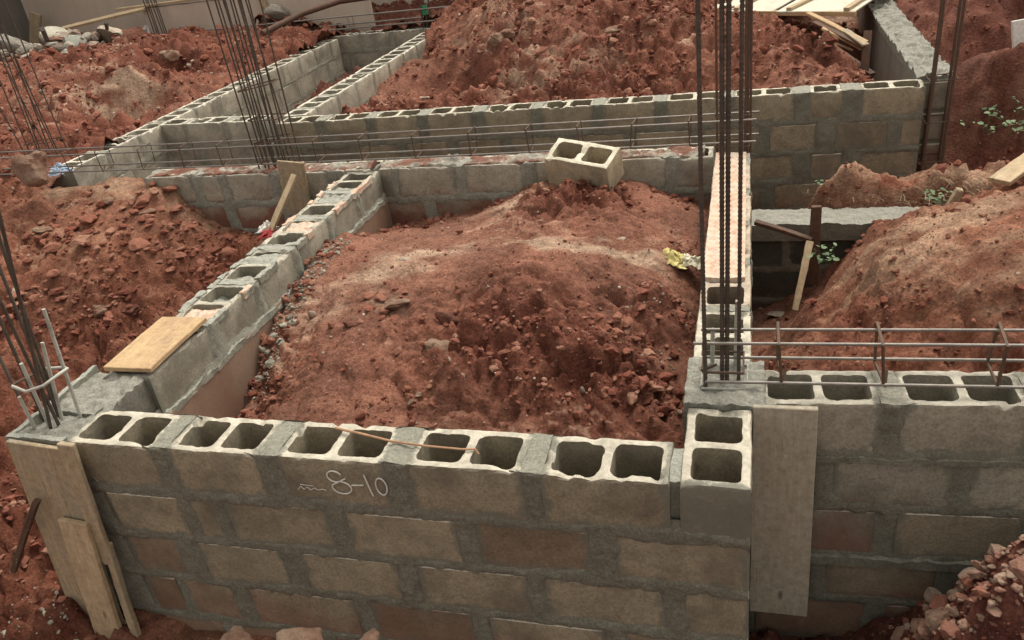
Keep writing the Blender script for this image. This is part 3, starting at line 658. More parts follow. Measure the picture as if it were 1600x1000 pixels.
def soil_h(k, x, y):
    x = np.asarray(x, float); y = np.asarray(y, float)
    wx = x + .05 * fbm(x * 4, y * 4, 1, 3, 3); wy = y + .05 * fbm(x * 4, y * 4, 7, 9, 3)
    z = base_h(k, wx, wy); m = rough_mask(k, x, y)
    for (cx, cy, r, hgt) in BUMPS.get(k, []):
        z = z + hgt * np.exp(-(((wx - cx) ** 2 + (wy - cy) ** 2) / (r * r)) ** 1.5)
    if k == 'G': z = z - np.clip((3.64 - y) / .2, 0, 1) * .34
    A = RELIEF[k] * (np.clip((y - 3.9) / 1.0, .28, 1) if k == 'G' else 1)
    z = z + fbm(x * 2.6, y * 2.6, 0, 13, 5, .55) * (.03 + .06 * m) * A
    bl = np.abs(fbm(wx * 2.4, wy * 2.4, 2, 47, 4, .6)); z = z + (np.clip(bl * 3.2, 0, 1) ** .6 - .7) * (.012 + .10 * m) * A      # rounded lumps with creases
    bl = np.abs(fbm(wx * 7, wy * 7, 4, 49, 4, .6)); z = z + (np.clip(bl * 3.2, 0, 1) ** .6 - .7) * (.005 + .038 * m) * np.minimum(A, 1.3)
    st = fbm(wx * 1.8, wy * 1.8, 8, 61, 5, .6) * 5; fr = st - np.floor(st); z = z + (np.clip(fr * 6, 0, 1) - fr) * .034 * (m * .8 + .16)      # little scarps
    d1, d2, cid = worley(wx * 8, wy * 8, 5); z = z + (np.clip(d2 - d1, 0, .3) * .16 + (cid - .5) * .05) * m * np.clip(cid * 2.2 - .9, 0, 1)
    d1, d2, cid = worley(wx * 3.1 + .3 * z, wy * 3.1, 15); z = z + (np.clip(d2 - d1, 0, .16) * .35 + (cid - .5) * .10) * m * np.minimum(A, 1.6) * .8
    d1, d2, cid = worley(wx * 21, wy * 21, 8); z = z + (np.clip(d2 - d1, 0, .3) * .055 + (cid - .5) * .02) * (m * 1.0 + .03) * np.clip(fbm(x*3,y*3,3,7,2)+.75,0,1)
    z = z + fbm(x * 34, y * 34, 0, 19, 3, .65) * (.003 + .011 * m)
    return z
DUST = {'A': [(*(-1.842, 1.911, -0.115)[:2], .35, .16, .9), (*(-1.489, 2.065, -0.088)[:2], .4, .12, 1.), (*(-0.947, 2.039, -0.062)[:2], .45, .12, 1.), (*(-2.183, 1.733, -0.15)[:2], .22, .12, .9), (*(-1.841, 1.475, -0.154)[:2], .2, .1, .9), (*(-0.593, 2.05, -0.15)[:2], .25, .15, .8), (*(-2.487, 1.653, -0.194)[:2], .18, .14, .6), (*(-0.705, 1.576, -0.178)[:2], .2, .1, .4)],
 'B': [(*(-5.111, 3.248, -0.07)[:2], .7, .22, 1.1), (*(-5.833, 3.213, -0.121)[:2], .4, .2, .7), (*(-7.032, 6.18, 0.26)[:2], .8, .5, .6), (*(-7.705, 6.023, 0.117)[:2], 1., .4, .5), (*(-4.187, 3.156, -0.42)[:2], .3, .2, .5)],
 'E': [(*(0.917, 1.968, 0.051)[:2], .5, .25, 1.), (*(0.666, 1.691, -0.123)[:2], .5, .3, .4), (*(1.063, 1.511, 0.033)[:2], .4, .4, .5)],
 'D': [(*(-1.99, 5.732, 0.034)[:2], .6, .6, .8), (*(-3.228, 7.706, 0.095)[:2], .5, .6, .7), (*(-2.344, 6.885, 0.458)[:2], .8, .5, .6), (*(-1.033, 6.063, 0.074)[:2], .5, .5, .4)],
 'G': [(1.2, 3.7, .9, .3, 1.1), (2.4, 5.6, .9, .22, 1.2)]}
def soil_patch(name, k, x0, x1, y0, y1, res, mat, drop=None, res_far=None):
    nx = int((x1 - x0) / res) + 1; ys = [y0]
    while ys[-1] < y1:
        t = (ys[-1] - y0) / (y1 - y0); ys.append(ys[-1] + res + ((res_far or res) - res) * t)
    ys[-1] = y1; ys = np.array(ys); xs = np.linspace(x0, x1, nx + 1)
    X, Y = np.meshgrid(xs, ys); Z = soil_h(k, X, Y)
    V = np.stack([X.ravel(), Y.ravel(), Z.ravel()], 1)
    J, I = np.meshgrid(np.arange(len(ys) - 1), np.arange(nx), indexing='ij'); a = (J * (nx + 1) + I).ravel()
    F = np.stack([a, a + 1, a + nx + 2, a + nx + 1], 1)
    if drop is not None:
        cx = (V[F[:, 0], 0] + V[F[:, 2], 0]) / 2; cy = (V[F[:, 0], 1] + V[F[:, 2], 1]) / 2; F = F[~drop(cx, cy)]
    me = bpy.data.meshes.new(name); me.vertices.add(len(V)); me.vertices.foreach_set('co', V.ravel())
    me.loops.add(F.size); me.loops.foreach_set('vertex_index', F.ravel().astype(np.int32))
    me.polygons.add(len(F)); me.polygons.foreach_set('loop_start', np.arange(0, F.size, 4)); me.polygons.foreach_set('loop_total', np.full(len(F), 4))
    at_ = me.attributes.new('loose', 'FLOAT', 'POINT'); at_.data.foreach_set('value', np.clip(rough_mask(k, V[:, 0], V[:, 1]), -.3, .95).astype(np.float32))
    du = np.zeros(len(V))
    for (cx, cy, rx, ry, w_) in DUST.get(k, []): du += w_ * np.exp(-((V[:, 0] - cx) / rx) ** 2 - ((V[:, 1] - cy) / ry) ** 2)
    du *= np.clip(.75 + 1.3 * fbm(V[:, 0] * 3, V[:, 1] * 9, 0, 88, 4, .6), 0, 1.3)
    at_ = me.attributes.new('dust', 'FLOAT', 'POINT'); at_.data.foreach_set('value', np.clip(du, 0, 1.2).astype(np.float32))
    me.materials.append(mat); me.update(calc_edges=True); me.shade_smooth()
    o = obj(name, me); o['kind'] = 'structure'; return o
def scatter(name, k, n, x0, x1, y0, y1, smin, smax, mat, seed, label, keep=None, alpha=2.1, tpl=TPL, sink=.15, byrough=True):
    g = np.random.default_rng(seed); x = g.uniform(x0, x1, n * 3); y = g.uniform(y0, y1, n * 3)
    if keep is not None: q = keep(x, y); x, y = x[q], y[q]
    if byrough:
        q = g.uniform(0, 1, len(x)) < (.12 + .9 * rough_mask(k, x, y) * np.clip(.4 + 1.4 * fbm(x * 3, y * 3, 9, 91, 3), .05, 1)); x, y = x[q], y[q]
    x, y = x[:n], y[:n]; u = g.uniform(0, 1, len(x)); s = smin * (1 - u * (1 - (smin / smax) ** alpha)) ** (-1 / alpha)
    z = soil_h(k, x, y) + s * (.5 - sink) * .5
    me = scatter_mesh(name, np.stack([x, y, z], 1), s, mat, seed, tpl)
    o = obj(name, me); o['kind'] = 'stuff'; o['label'] = label; return o

# big ground sheet reaching the horizon (the site level lies above it)
gm = mesh_from('ground', [(-400, -400, -1.7), (400, -400, -1.7), (400, 900, -1.7), (-400, 900, -1.7)], [(0, 1, 2, 3)], M_soil_deep)
obj('ground', gm)['kind'] = 'structure'
soil_patch('soil_mound', 'A', -2.60, -.17, .17, 3.30, .0125, M_soil)
soil_patch('soil_mound', 'B', -7, .12, -1.3, 3.36, .02, M_soil_orange, lambda x, y: ((x > -2.78) & (y > .12)))
soil_patch('soil_mound', 'B', -14, -5.88, 3.36, 10.7, .04, M_soil, None, .05)
soil_patch('soil_mound', 'E', -.06, 4.0, .58, 3.33, .0165, M_soil_orange)
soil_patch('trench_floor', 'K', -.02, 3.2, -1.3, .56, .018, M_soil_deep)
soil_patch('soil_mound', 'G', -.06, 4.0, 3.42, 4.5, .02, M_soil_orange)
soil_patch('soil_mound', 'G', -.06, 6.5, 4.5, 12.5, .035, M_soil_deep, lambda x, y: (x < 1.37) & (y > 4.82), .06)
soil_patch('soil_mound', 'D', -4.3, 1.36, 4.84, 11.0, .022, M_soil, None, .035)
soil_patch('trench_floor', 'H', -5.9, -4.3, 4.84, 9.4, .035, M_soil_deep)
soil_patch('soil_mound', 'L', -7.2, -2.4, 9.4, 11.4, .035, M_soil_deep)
# floor of the narrow trench between the two long cross walls
def trench():
    xs = np.linspace(-5.9, 0, 160); ys = np.linspace(3.4, 4.8, 40); X, Y = np.meshgrid(xs, ys)
    Z = -.85 + fbm(X * 2, Y * 2, 0, 4, 4) * .12; V = np.stack([X.ravel(), Y.ravel(), Z.ravel()], 1); n = 160
    F = [(j * n + i, j * n + i + 1, (j + 1) * n + i + 1, (j + 1) * n + i) for j in range(39) for i in range(n - 1)]
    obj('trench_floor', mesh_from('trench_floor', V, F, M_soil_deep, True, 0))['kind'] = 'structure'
trench()

# ------------------------------------------------------------------ block walls
HP = math.pi / 2
MATS = [M_block, M_block_red, M_block_grey, M_block_dark]
# nearest wall: x from -2.62 to -0.245, face on y=0; local x = world x + 2.62
def W1x(l): return [tuple([a + 2.71, b + 2.71] + list(c)) for a, b, *c in l]
front_rows = [
 W1x([(-2.71, -2.285), (-2.225, -1.805), (-1.735, -1.285), (-1.205, -.765), (-.70, -.262)]),
 W1x([(-2.62, -2.256), (-2.212, -2.089), (-2.05, -1.575), (-1.507, -1.044), (-.98, -.545, 1), (-.466, .0)]),
 W1x([(-2.62, -2.365, 1), (-2.262, -1.85), (-1.772, -1.329), (-1.258, -.798), (-.743, -.285), (-.223, .0)]),
 W1x([(-2.62, -2.46, 1), (-2.42, -2.174), (-2.098, -1.575), (-1.511, -1.059, 1), (-.995, -.526), (-.46, .0)]),
 W1x([(-2.62, -2.3), (-2.24, -1.8), (-1.74, -1.29, 1), (-1.22, -.77), (-.71, -.26), (-.21, .0)]),
]
w1 = wall('block_wall', 'nearest block wall across the bottom of the picture with a chalked 8-10', 'block wall', (-2.71, 0), 0, 2.708, front_rows, MATS, (0, .225), smear=.35, skin_res=.008, seed=4)
# chalk marks on the top course
def chalk(name, pts, r=.0032):
    bar(name, [(x + 2.71, -.0035, z) for x, z in pts], r, M_chalk, w1, sides=5, step=.004)
def arc(cx, cz, rx, rz, a0, a1, n=12): return [(cx + rx * math.cos(math.radians(a0 + (a1 - a0) * i / n)), cz + rz * math.sin(math.radians(a0 + (a1 - a0) * i / n))) for i in range(n + 1)]
chalk('chalk_mark', arc(-1.497, -.075, .030, .026, 20, 250) + arc(-1.478, -.128, .040, .030, 120, -200) + [(-1.455, -.083)])
chalk('chalk_mark', [(-1.434, -.112), (-1.405, -.110), (-1.385, -.108)])
chalk('chalk_mark', [(-1.372, -.058), (-1.366, -.10), (-1.356, -.158)])
chalk('chalk_mark', arc(-1.312, -.108, .022, .040, 100, 470, 16), .0028)
chalk('chalk_mark', [(-1.672, -.155), (-1.655, -.137), (-1.645, -.152), (-1.628, -.138), (-1.615, -.152), (-1.597, -.140), (-1.585, -.150), (-1.565, -.143), (-1.548, -.147)], .0016)
chalk('chalk_mark', [(-1.655, -.128), (-1.60, -.131)], .0014)

# right hand long wall, running away from the corner block; local x = world y, local y = -world x
side_rows = [
 [(0, .432), (.745, 1.17), (1.205, 1.64, 1), (1.675, 2.12, 1), (2.155, 2.60, 1), (2.635, 3.08, 1)],
 [(.24, .69), (.73, 1.17), (1.21, 1.65), (1.69, 2.13), (2.17, 2.61), (2.65, 3.08)],
 [(.24, .43), (.47, .91), (.95, 1.39), (1.43, 1.87), (1.91, 2.35), (2.39, 2.83), (2.87, 3.08)],
 [(.24, .69), (.73, 1.17), (1.21, 1.65), (1.69, 2.13), (2.17, 2.61), (2.65, 3.08)],
 [(.24, .43), (.47, .91), (.95, 1.39), (1.43, 1.87), (1.91, 2.35), (2.39, 2.83), (2.87, 3.08)]]
w3 = wall('block_wall', 'long block wall running away from the front corner, its far half capped with reddish screed', 'block wall', (.0, 0), HP, 3.08, side_rows, MATS, (0,), seed=9, width=.228, skin_res=.012, core0=.235)
extra_lump(w3, 'corner_mortar', .436, .752, -.05, .243, -.25, .012, M_concrete, .009, .010, 5, .016, 26)
extra_lump(w3, 'screed_cap', 1.46, 3.29, .028, .222, -.06, .016, M_screed, .012, .005, 8, .006)
extra_lump(w3, 'end_mortar', 3.07, 3.30, .004, .224, -1.0, .004, M_concrete, .02, .006, 8, .01)
# front corner head joint between corner block and nearest wall
extra_lump(w3, 'corner_mortar', .03, .2, .222, .268, -.262, -.015, M_mortar_pale, .009, .006, 25, .004)

# wall to the right of the corner column
right_rows = [[(.035, .45), (.515, .935), (.99, 1.43), (1.48, 1.92), (1.97, 2.4)],
 [(.03, .24), (.30, .72), (.775, 1.21), (1.26, 1.7), (1.75, 2.2), (2.25, 2.4)],
 [(.03, .476), (.539, .98, 1), (1.03, 1.47), (1.52, 1.96), (2.01, 2.4)],
 [(.03, .25, 1), (.30, .72, 1), (.775, 1.21, 1), (1.26, 1.7), (1.75, 2.2), (2.25, 2.4)],
 [(.03, .476, 1), (.539, .98, 1), (1.03, 1.47), (1.52, 1.96), (2.01, 2.4)]]
w4 = wall('block_wall', 'short block wall at the right edge with a rebar cage resting above its open cells', 'block wall', (.0, .475), .045, 2.4, right_rows, [M_block_grey, M_block, M_block_grey, M_block_dark], (0,), seed=12, skin_res=.009, smear=.6, m_mat=M_mortar)
extra_lump(w4, 'rough_bed_joint', .2, 2.4, -.022, .03, -.775, -.735, M_mortar, .01, .008, 31, .008)
extra_lump(w4, 'rough_bed_joint', .2, 2.4, -.012, .03, -.26, -.238, M_mortar, .01, .006, 33, .006)

# left hand wall from the corner formwork up to the middle cross wall: local x = world y
left_rows = [[(.47, .96), (.985, 1.41), (1.445, 1.87), (1.91, 2.33), (2.37, 2.79), (2.83, 3.24)], [(.3, .7), (.74, 1.17), (1.21, 1.65), (1.69, 2.13), (2.17, 2.61), (2.65, 3.22)],
 [(.3, .9), (.94, 1.39), (1.43, 1.87), (1.91, 2.35), (2.39, 2.83), (2.87, 3.22)], [(.3, .7), (.74, 1.17), (1.21, 1.65), (1.69, 2.13), (2.17, 2.61), (2.65, 3.22)]]
w2 = wall('block_wall', 'long block wall on the left with a yellow board lying across its open cells', 'block wall', (-2.64, 0), HP, 3.24, left_rows, [M_block_grey, M_block_red, M_block_grey], (0,), seed=15, width=.265, m_mat=M_mortar_pale, smear=1.9, proud=.008)
rs = random.Random(5)
for i_ in range(22):
    a_ = rs.uniform(.95, 3.0); y_ = rs.choice((-.006, .236)); extra_lump(w2, 'mortar_smear', a_, a_ + rs.uniform(.06, .2), y_, y_ + .034, -.03, .006, M_mortar_pale if rs.random() < .75 else M_screed, .009, .007, i_ + 600, .009)
# smoothed render under the top course, its upper lip ragged with squeezed mortar
extra_lump(w2, 'render_coat', .22, 3.24, -.014, .01, -1.0, -.215, M_plaster_red, .02, .003, 41, .012, 12)
extra_lump(w2, 'mortar_lip', .24, 3.24, -.018, .01, -.235, -.205, M_mortar_pale, .009, .014, 43, .016, 15)
extra_lump(w2, 'mortar_slope', .20, .60, .03, .262, -.25, -.012, M_concrete, .010, .009, 45, .020, 24)
for (a, b, dz) in ((.985, 1.15, -.012), (1.25, 1.38, -.07), (1.50, 1.58, -.05), (1.96, 2.05, -.05), (2.42, 2.52, -.06), (2.88, 2.96, -.03),  (1.66, 1.80, -.006), (2.13, 2.28, -.01), (2.62, 2.75, -.01)):
    extra_lump(w2, 'mortar_fill', a, b, .035, .235, -.22, dz, M_screed if a in (.985, 2.13) else M_mortar_pale, .011, .009, int(a * 100), .016)

# middle cross wall (right part) and its left continuation
mid_rows = even_rows(2.42, 3, seed=3, mod=.5, gap=.045)
mid_rows = [[(0, .10), (.135, .60), (.665, 1.12), (1.19, 1.62), (1.68, 2.12), (2.18, 2.42)], [(0, .33), (.40, .86), (.93, 1.36), (1.42, 1.86), (1.92, 2.42)], [(0, .10), (.15, .58), (.64, 1.08), (1.14, 1.60), (1.66, 2.12), (2.18, 2.42)]]
w6 = wall('block_wall', 'middle cross wall behind the central mound, with mortar and red dirt along its top', 'block wall', (-2.66, 3.26), 0, 2.42, mid_rows, [M_block_w6, M_block_w6], (0,), seed=18, m_mat=M_mortar_pale, smear=.4, proud=.005)
extra_lump(w6, 'dirty_top_mortar', .0, 2.36, .02, .215, -.1, .008, M_dirty, .013, .010, 47, .02, 14)
w6b = wall('block_wall', 'low cross wall behind the left mound, under the long rebar cage', 'block wall', (-4.75, 3.26), 0, 2.06, [[(0, .46), (.54, .70), (.76, 1.18), (1.25, 1.66), (1.72, 2.06)], [(0, .2), (.26, .68), (.76, 1.2), (1.26, 1.7), (1.75, 2.06)], [(0, .46), (.54, .98), (1.04, 1.5), (1.55, 2.06)]],
           [M_block_w6, M_block_w6], (0,), seed=20, m_mat=M_mortar_pale, smear=.35)
extra_lump(w6b, 'dirty_top_mortar', .0, 2.0, .02, .215, -.1, .006, M_dirty, .015, .010, 49, .02, 14)

# far long cross wall, four and more courses
far_rows = [[(0, .42), (.50, .93), (1.00, 1.44), (1.52, 1.96), (2.06, 2.50), (2.58, 3.04), (3.12, 3.56), (3.64, 4.12), (4.18, 4.66), (4.77, 5.01), (5.14, 5.60)],
 [(0, .2), (.26, .70), (.77, 1.2), (1.28, 1.7), (1.78, 2.2), (2.28, 2.75), (2.83, 3.3), (3.38, 3.85), (3.93, 4.40), (4.47, 4.83), (4.97, 5.36), (5.46, 5.60)],
 [(0, .42), (.50, .93), (1.00, 1.44), (1.52, 1.96), (2.06, 2.50), (2.58, 3.04), (3.12, 3.56), (3.64, 4.12), (4.18, 4.68), (4.80, 5.04), (5.16, 5.60)],
 [(0, .2), (.26, .70), (.77, 1.2), (1.28, 1.7), (1.78, 2.2), (2.28, 2.75), (2.83, 3.3), (3.38, 3.85), (3.93, 4.42), (4.52, 5.0), (5.08, 5.60)]]
far_rows.append(far_rows[2])
w5 = wall('block_wall', 'far long cross wall with open cells, widest of all, in front of the big red mound', 'block wall', (-4.32, 4.70), 0, 5.60, far_rows, [M_block, M_block_red, M_block_grey], (0,), seed=22, smear=.5, skin_res=.014, m_mat=M_mortar_w5)
w9 = wall('block_wall', 'short low block wall closing the left rooms, just left of the bundled rebar column', 'block wall', (-5.80, 4.90), -.045, 1.24, [[(0, .30), (.34, .78), (.84, 1.24)], [(0, .42), (.48, .9), (.96, 1.24)], [(0, .30), (.34, .78), (.84, 1.24)]], [M_block_far, M_block_far], (0,), seed=24, skin_res=.016, m_mat=M_mortar_far)
w7 = wall('block_wall', 'outermost block wall at left, its row of open cells climbing towards the back', 'block wall', (-5.76, 3.60), HP, 5.55, even_rows(5.55, 3, seed=6, gap=.03), [M_block_far, M_block_far], (0,), seed=26, width=.25, skin_res=.016, m_mat=M_mortar_far)
w8 = wall('block_wall', 'second block wall from the left running to the back, beside the cratered mound', 'block wall', (-4.14, 4.97), HP, 4.05, even_rows(4.05, 3, seed=8, gap=.03, short=True), [M_block_far, M_block_far], (0,), seed=28, width=.26, skin_res=.016, m_mat=M_mortar_far)
w10 = wall('block_wall', 'back cross wall far behind the two left rooms, partly buried by soil', 'block wall', (-5.95, 9.33), 0, 2.6, even_rows(2.6, 3, seed=10, gap=.035), [M_block_far, M_block_far], (0,), seed=30, skin_res=.02, m_mat=M_mortar_far)
extra_lump(w10, 'dirty_top_mortar', 1.75, 2.6, -.01, .23, -.24, .03, M_concrete, .02, .016, 51, .04, 12)
# low dark wall in the trench with a concrete slab on it
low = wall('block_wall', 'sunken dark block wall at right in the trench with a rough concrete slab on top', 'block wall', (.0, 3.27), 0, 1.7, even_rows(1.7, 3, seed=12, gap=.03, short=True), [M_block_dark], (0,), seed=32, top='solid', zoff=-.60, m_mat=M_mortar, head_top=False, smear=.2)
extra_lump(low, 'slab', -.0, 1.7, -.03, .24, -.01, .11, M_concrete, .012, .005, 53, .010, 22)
# wall with a rough poured top running back on the right
rb = thing('concrete_wall', 'grey poured wall with a jagged rough top running back at upper right', 'concrete wall', (1.27, 4.95, 0))
extra_lump(rb, 'smooth_side', -.01, .235, .0, 4.6, -1.2, -.03, M_formed, .05, .003, 55, .004, 8)
extra_lump(rb, 'rough_top', -.02, .255, .0, 4.6, -.06, .012, M_concrete, .014, .012, 57, .034, 17)
for k in range(4): obj('block', block_variant('solid', M_block_grey, k), rb, (.115, -.03, -.03 - k * .25 * 1.0), None, (.48, 1, 1))
extra_lump(rb, 'mortar', .02, .21, -.018, .0, -1.2, -.02, M_mortar, .02, .004, 59)

# ------------------------------------------------------------------ perimeter wall at the back
pw = thing('perimeter_wall', 'tall plastered site wall across the top left background', 'wall', (-12.6, 10.75, -.3))
extra_lump(pw, 'plaster_face', 0, 9.3, 0, .25, 0, 3.2, M_plaster_grey, .12, .006, 61, .004, 3)
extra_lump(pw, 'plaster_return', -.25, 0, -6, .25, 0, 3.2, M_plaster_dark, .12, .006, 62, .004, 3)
pw2 = thing('boundary_wall', 'brownish plastered wall beyond the far mounds at top centre and right', 'wall', (-3.25, 12.8, -.3))
extra_lump(pw2, 'plaster_face', 0, 14, 0, .25, 0, 3.0, M_plaster_grey, .15, .006, 64, .004, 3)
lw = thing('low_plaster_wall', 'low plastered wall with dark blotches in front of the tall site wall', 'wall', (-9.35, 9.75, -.2))
extra_lump(lw, 'plaster_face', 0, 3.9, 0, .12, 0, .82, M_plaster_grey, .06, .004, 66, .004, 5)
plank('coping_board', (-.5, .05, .83), (4.0, .05, .90), .16, .03, M_wood_pale, parent=lw)
plank('prop_board', (2.35, -.03, .15), (2.18, -.04, .80), .09, .03, M_wood_pale, parent=lw, up=(0, -1, 0))

# ------------------------------------------------------------------ reinforcement
def stirrup_pts(cx, cy, z, hx, hy, tilt=0, hook=.05):
    return [(cx - hx, cy - hy, z), (cx + hx, cy - hy, z + tilt), (cx + hx, cy + hy, z + tilt), (cx - hx, cy + hy, z), (cx - hx, cy - hy, z + .006), (cx - hx + hook, cy - hy + hook, z + .004)]
# column at the front right corner
rc = thing('rebar_column', 'tall ribbed steel bars standing in the mortar where the front walls meet', 'rebar column', (-.09, .62, 0), 'rebar columns standing on the foundations')
def lb(x, y): return (x + .09, y - .62)
for (x, y, r, dx, dy) in ((-.167, .543, .0072, -.018, .02), (-.108, .600, .0076, -.004, .005), (-.0905, .606, .0076, .0, .008), (-.047, .597, .0066, -.006, .0)):
    a, b = lb(x, y)
    bar('rebar', [(a, b, -.05), (a + dx * .5, b + dy * .5, .8), (a + dx, b + dy, 2.5)], r, M_rebar, rc, sides=12, rib=.017)
for (x, y, h) in ((-.150, .70, .18), (-.06, .71, .30)):
    a, b = lb(x, y); bar('rebar', [(a, b, -.05), (a + .004, b, h)], .008, M_rebar_cem, rc, sides=10, rib=.012)
bar('stirrup', [(p[0] + .09, p[1] - .62, p[2]) for p in stirrup_pts(-.105, .63, .075, .075, .075)], .0055, M_rebar_rust, rc)
bar('stirrup', [(p[0] + .09, p[1] - .62, p[2]) for p in stirrup_pts(-.10, .62, .015, .085, .085)], .005, M_rebar_cem, rc)
# column at the front left corner: cement filled box of boards with starter bars
lc = thing('rebar_column', 'cement caked starter bars tied by a bent ring at the front left corner', 'rebar column', (-2.84, .14, 0), 'rebar columns standing on the foundations')
extra_lump(lc, 'concrete_core', -.145, .125, -.125, .40, -.7, -.015, M_concrete, .010, .010, 71, .020, 20)
extra_lump(lc, 'plaster_rim', -.165, -.140, -.14, .40, -.3, .012, M_mortar_pale, .010, .006, 73, .008, 20)
extra_lump(lc, 'plaster_rim', -.165, .13, -.15, -.122, -.3, .012, M_mortar_pale, .010, .006, 74, .008, 20)
def lpt(px, y, z): return (px, y, z)
LB = [  # base (x,y,0), top (x,y,z), radius, long
 ((-2.965, .10), (-2.923, 0.07, 0.165), .0068, 0), ((-2.92, .13), (-2.89, 0.12, 0.299), .0068, 0), ((-2.875, .16), (-2.827, 0.2, 0.353), .0068, 0), ((-2.80, .19), (-2.764, 0.22, 0.501), .0068, 0)]
for (x, y), t, r, _ in LB:
    bar('starter_bar', [(x + 2.84, y - .14, -.05), (t[0] + 2.84, t[1] - .14, t[2])], r, M_rebar_cem, lc, sides=10, rib=.013)
for (x, y), t in (((-2.93, .20), (-2.989, 0.3, 0.644)), ((-2.99, .12), (-3.096, 0.2, 0.266)), ((-2.885, .10), (-2.628, 0.1, 0.949)), ((-2.90, .18), (-2.858, 0.25, 0.795)), ((-2.85, .12), (-2.815, 0.1, 0.604)), ((-2.97, .16), (-2.992, 0.2, 0.458))):
    t = Vector(t); b0 = Vector((x, y, -.05)); e = b0 + (t - b0) * 1.35
    me = tube_mesh('rebar', [b0 + Vector((2.84, -.14, 0)), e + Vector((2.84, -.14, 0))], .0066, M_rebar, 10, .013); obj('rebar', me, lc)
ring = [(-2.907, 0.05, 0.234), (-2.861, 0.06, 0.201), (-2.779, 0.08, 0.22), (-2.745, 0.14, 0.238), (-2.76, 0.2, 0.226), (-2.834, 0.25, 0.197), (-2.991, 0.26, 0.175)]
bar('bent_ring', [(a + 2.84, b - .14, c) for a, b, c in ring], .007, M_rebar_cem, lc, sides=8)
bar('bent_ring', [(a + 2.84, b - .14, c) for a, b, c in ((-2.907, 0.05, 0.234), (-2.948, 0.12, 0.208), (-2.957, 0.2, 0.189))], .006, M_rebar_rust, lc, sides=8)

# plain distant bundles
def bundle(name_label, cat, bars, r, stirr, mat, base, seed=0, rib=0, grp=None):
    t = thing('rebar_column', name_label, cat, base, 'rebar columns standing on the foundations')
    for p0, p1 in bars:
        rr = random.Random(seed + int(p0[0] * 1000)); a = Vector(p0) - Vector(base); b = Vector(p1) - Vector(base)
        m = a.lerp(b, .5) + Vector((rr.uniform(-.012, .012), rr.uniform(-.012, .012), 0))
        bar('rebar', [a, m, b], r, mat, t, sides=7, rib=rib)
    for s in stirr: bar('stirrup', [Vector(q) - Vector(base) for q in s], .0045, M_rebar_rust, t, sides=6)
    return t
def leanbars(base_pts, lean, z0, z1, jitter, seed):
    r = random.Random(seed); out = []
    for (x, y) in base_pts:
        out.append(((x, y, z0), (x + lean[0] * (z1 - z0) + r.uniform(-jitter, jitter), y + lean[1] * (z1 - z0) + r.uniform(-jitter, jitter), z1)))
    return out
mb = [(-3.70, 3.34), (-3.66, 3.36), (-3.62, 3.35), (-3.585, 3.37), (-3.56, 3.36), (-3.53, 3.35), (-3.50, 3.37), (-3.46, 3.36), (-3.70, 3.46), (-3.64, 3.48), (-3.58, 3.47), (-3.52, 3.48), (-3.44, 3.46), (-3.385, 3.42)]
bundle('dense bundle of many bars rising from the middle cross wall, left of centre', 'rebar column', leanbars(mb, (-.035, .03), -.3, 2.6, .11, 3), .0062,
       [stirrup_pts(-3.55, 3.41, .06, .13, .09), stirrup_pts(-3.56, 3.41, .40, .12, .085), stirrup_pts(-3.57, 3.42, .62, .13, .09, .04), stirrup_pts(-3.55, 3.41, .22, .13, .09, .02)], M_rebar, (-3.55, 3.41, 0), 11)
fl = [(-6.44, 3.88), (-6.40, 3.95), (-6.34, 3.87), (-6.28, 3.97), (-6.22, 3.88), (-6.18, 3.96), (-6.12, 3.89), (-6.10, 3.98), (-6.36, 3.80)]
bundle('loose bundle of bars leaning at the far left edge beside the outer wall', 'rebar column', leanbars(fl, (-.06, .02), -.3, 2.7, .18, 5), .0062,
       [stirrup_pts(-6.27, 3.93, .08, .17, .07), stirrup_pts(-6.27, 3.93, .16, .17, .07, .02)], M_rebar, (-6.27, 3.93, 0), 21)
fb = [(-9.72, 10.1), (-9.62, 10.1), (-9.52, 10.1), (-9.42, 10.1), (-9.32, 10.1), (-9.24, 10.1)]
fb = [(-9.144, 9.6, 0.253)[:2], (-9.062, 9.6, 0.246)[:2], (-8.984, 9.6, 0.23)[:2], (-8.917, 9.6, 0.215)[:2], (-9.206, 9.75, 0.248)[:2], (-9.067, 9.75, 0.227)[:2]]
bundle('small group of thin bars in front of the low blotched wall, top left', 'rebar column', leanbars(fb, (-.03, 0), -.1, 2.6, .03, 8), .009, [], M_rebar, (-8.6, 9.6, 0), 31)
fp = [(-4.50, 9.40), (-4.44, 9.40), (-4.40, 9.5)]
bundle('two upright bars with a scrap of green tape above the back cross wall', 'rebar column', leanbars(fp, (0, 0), -.3, 2.2, .02, 9), .012, [], M_rebar, (-4.45, 9.4, 0), 41)
g = thing('tape_scrap', 'scrap of green tape tied round the bars at top centre', 'tape', (-4.44, 9.385, .18))
extra_lump(g, 'tape', -.035, .035, -.02, .02, 0, .12, M_green, .012, .006, 3)
# column between the long walls (hooks of the long cage end here)
bundle('thin upright bars at the far end of the screeded wall, behind the ribbed bars', 'rebar column', leanbars([(-.215, 3.40), (-.035, 3.40), (.0, 3.42), (-.02, 3.50)], (0, 0), -.4, 2.6, .012, 9), .0085,
       [stirrup_pts(-.12, 3.43, .03, .11, .08), stirrup_pts(-.12, 3.43, .24, .11, .08)], M_rebar_rust, (-.12, 3.43, 0), 51)
cr = leanbars([(1.325, 4.74), (1.35, 4.90), (1.465, 4.74), (1.48, 4.90)], (0, 0), -1.25, 2.0, .01, 10)
bundle('four bar steel cage standing in the gap at the right end of the far cross wall', 'rebar column', cr, .0125,
       [stirrup_pts(1.405, 4.82, z, .095, .095, .01) for z in (-1.0, -.62, -.30, .02)], M_rebar_rust, (1.40, 4.82, -1.2), 61)

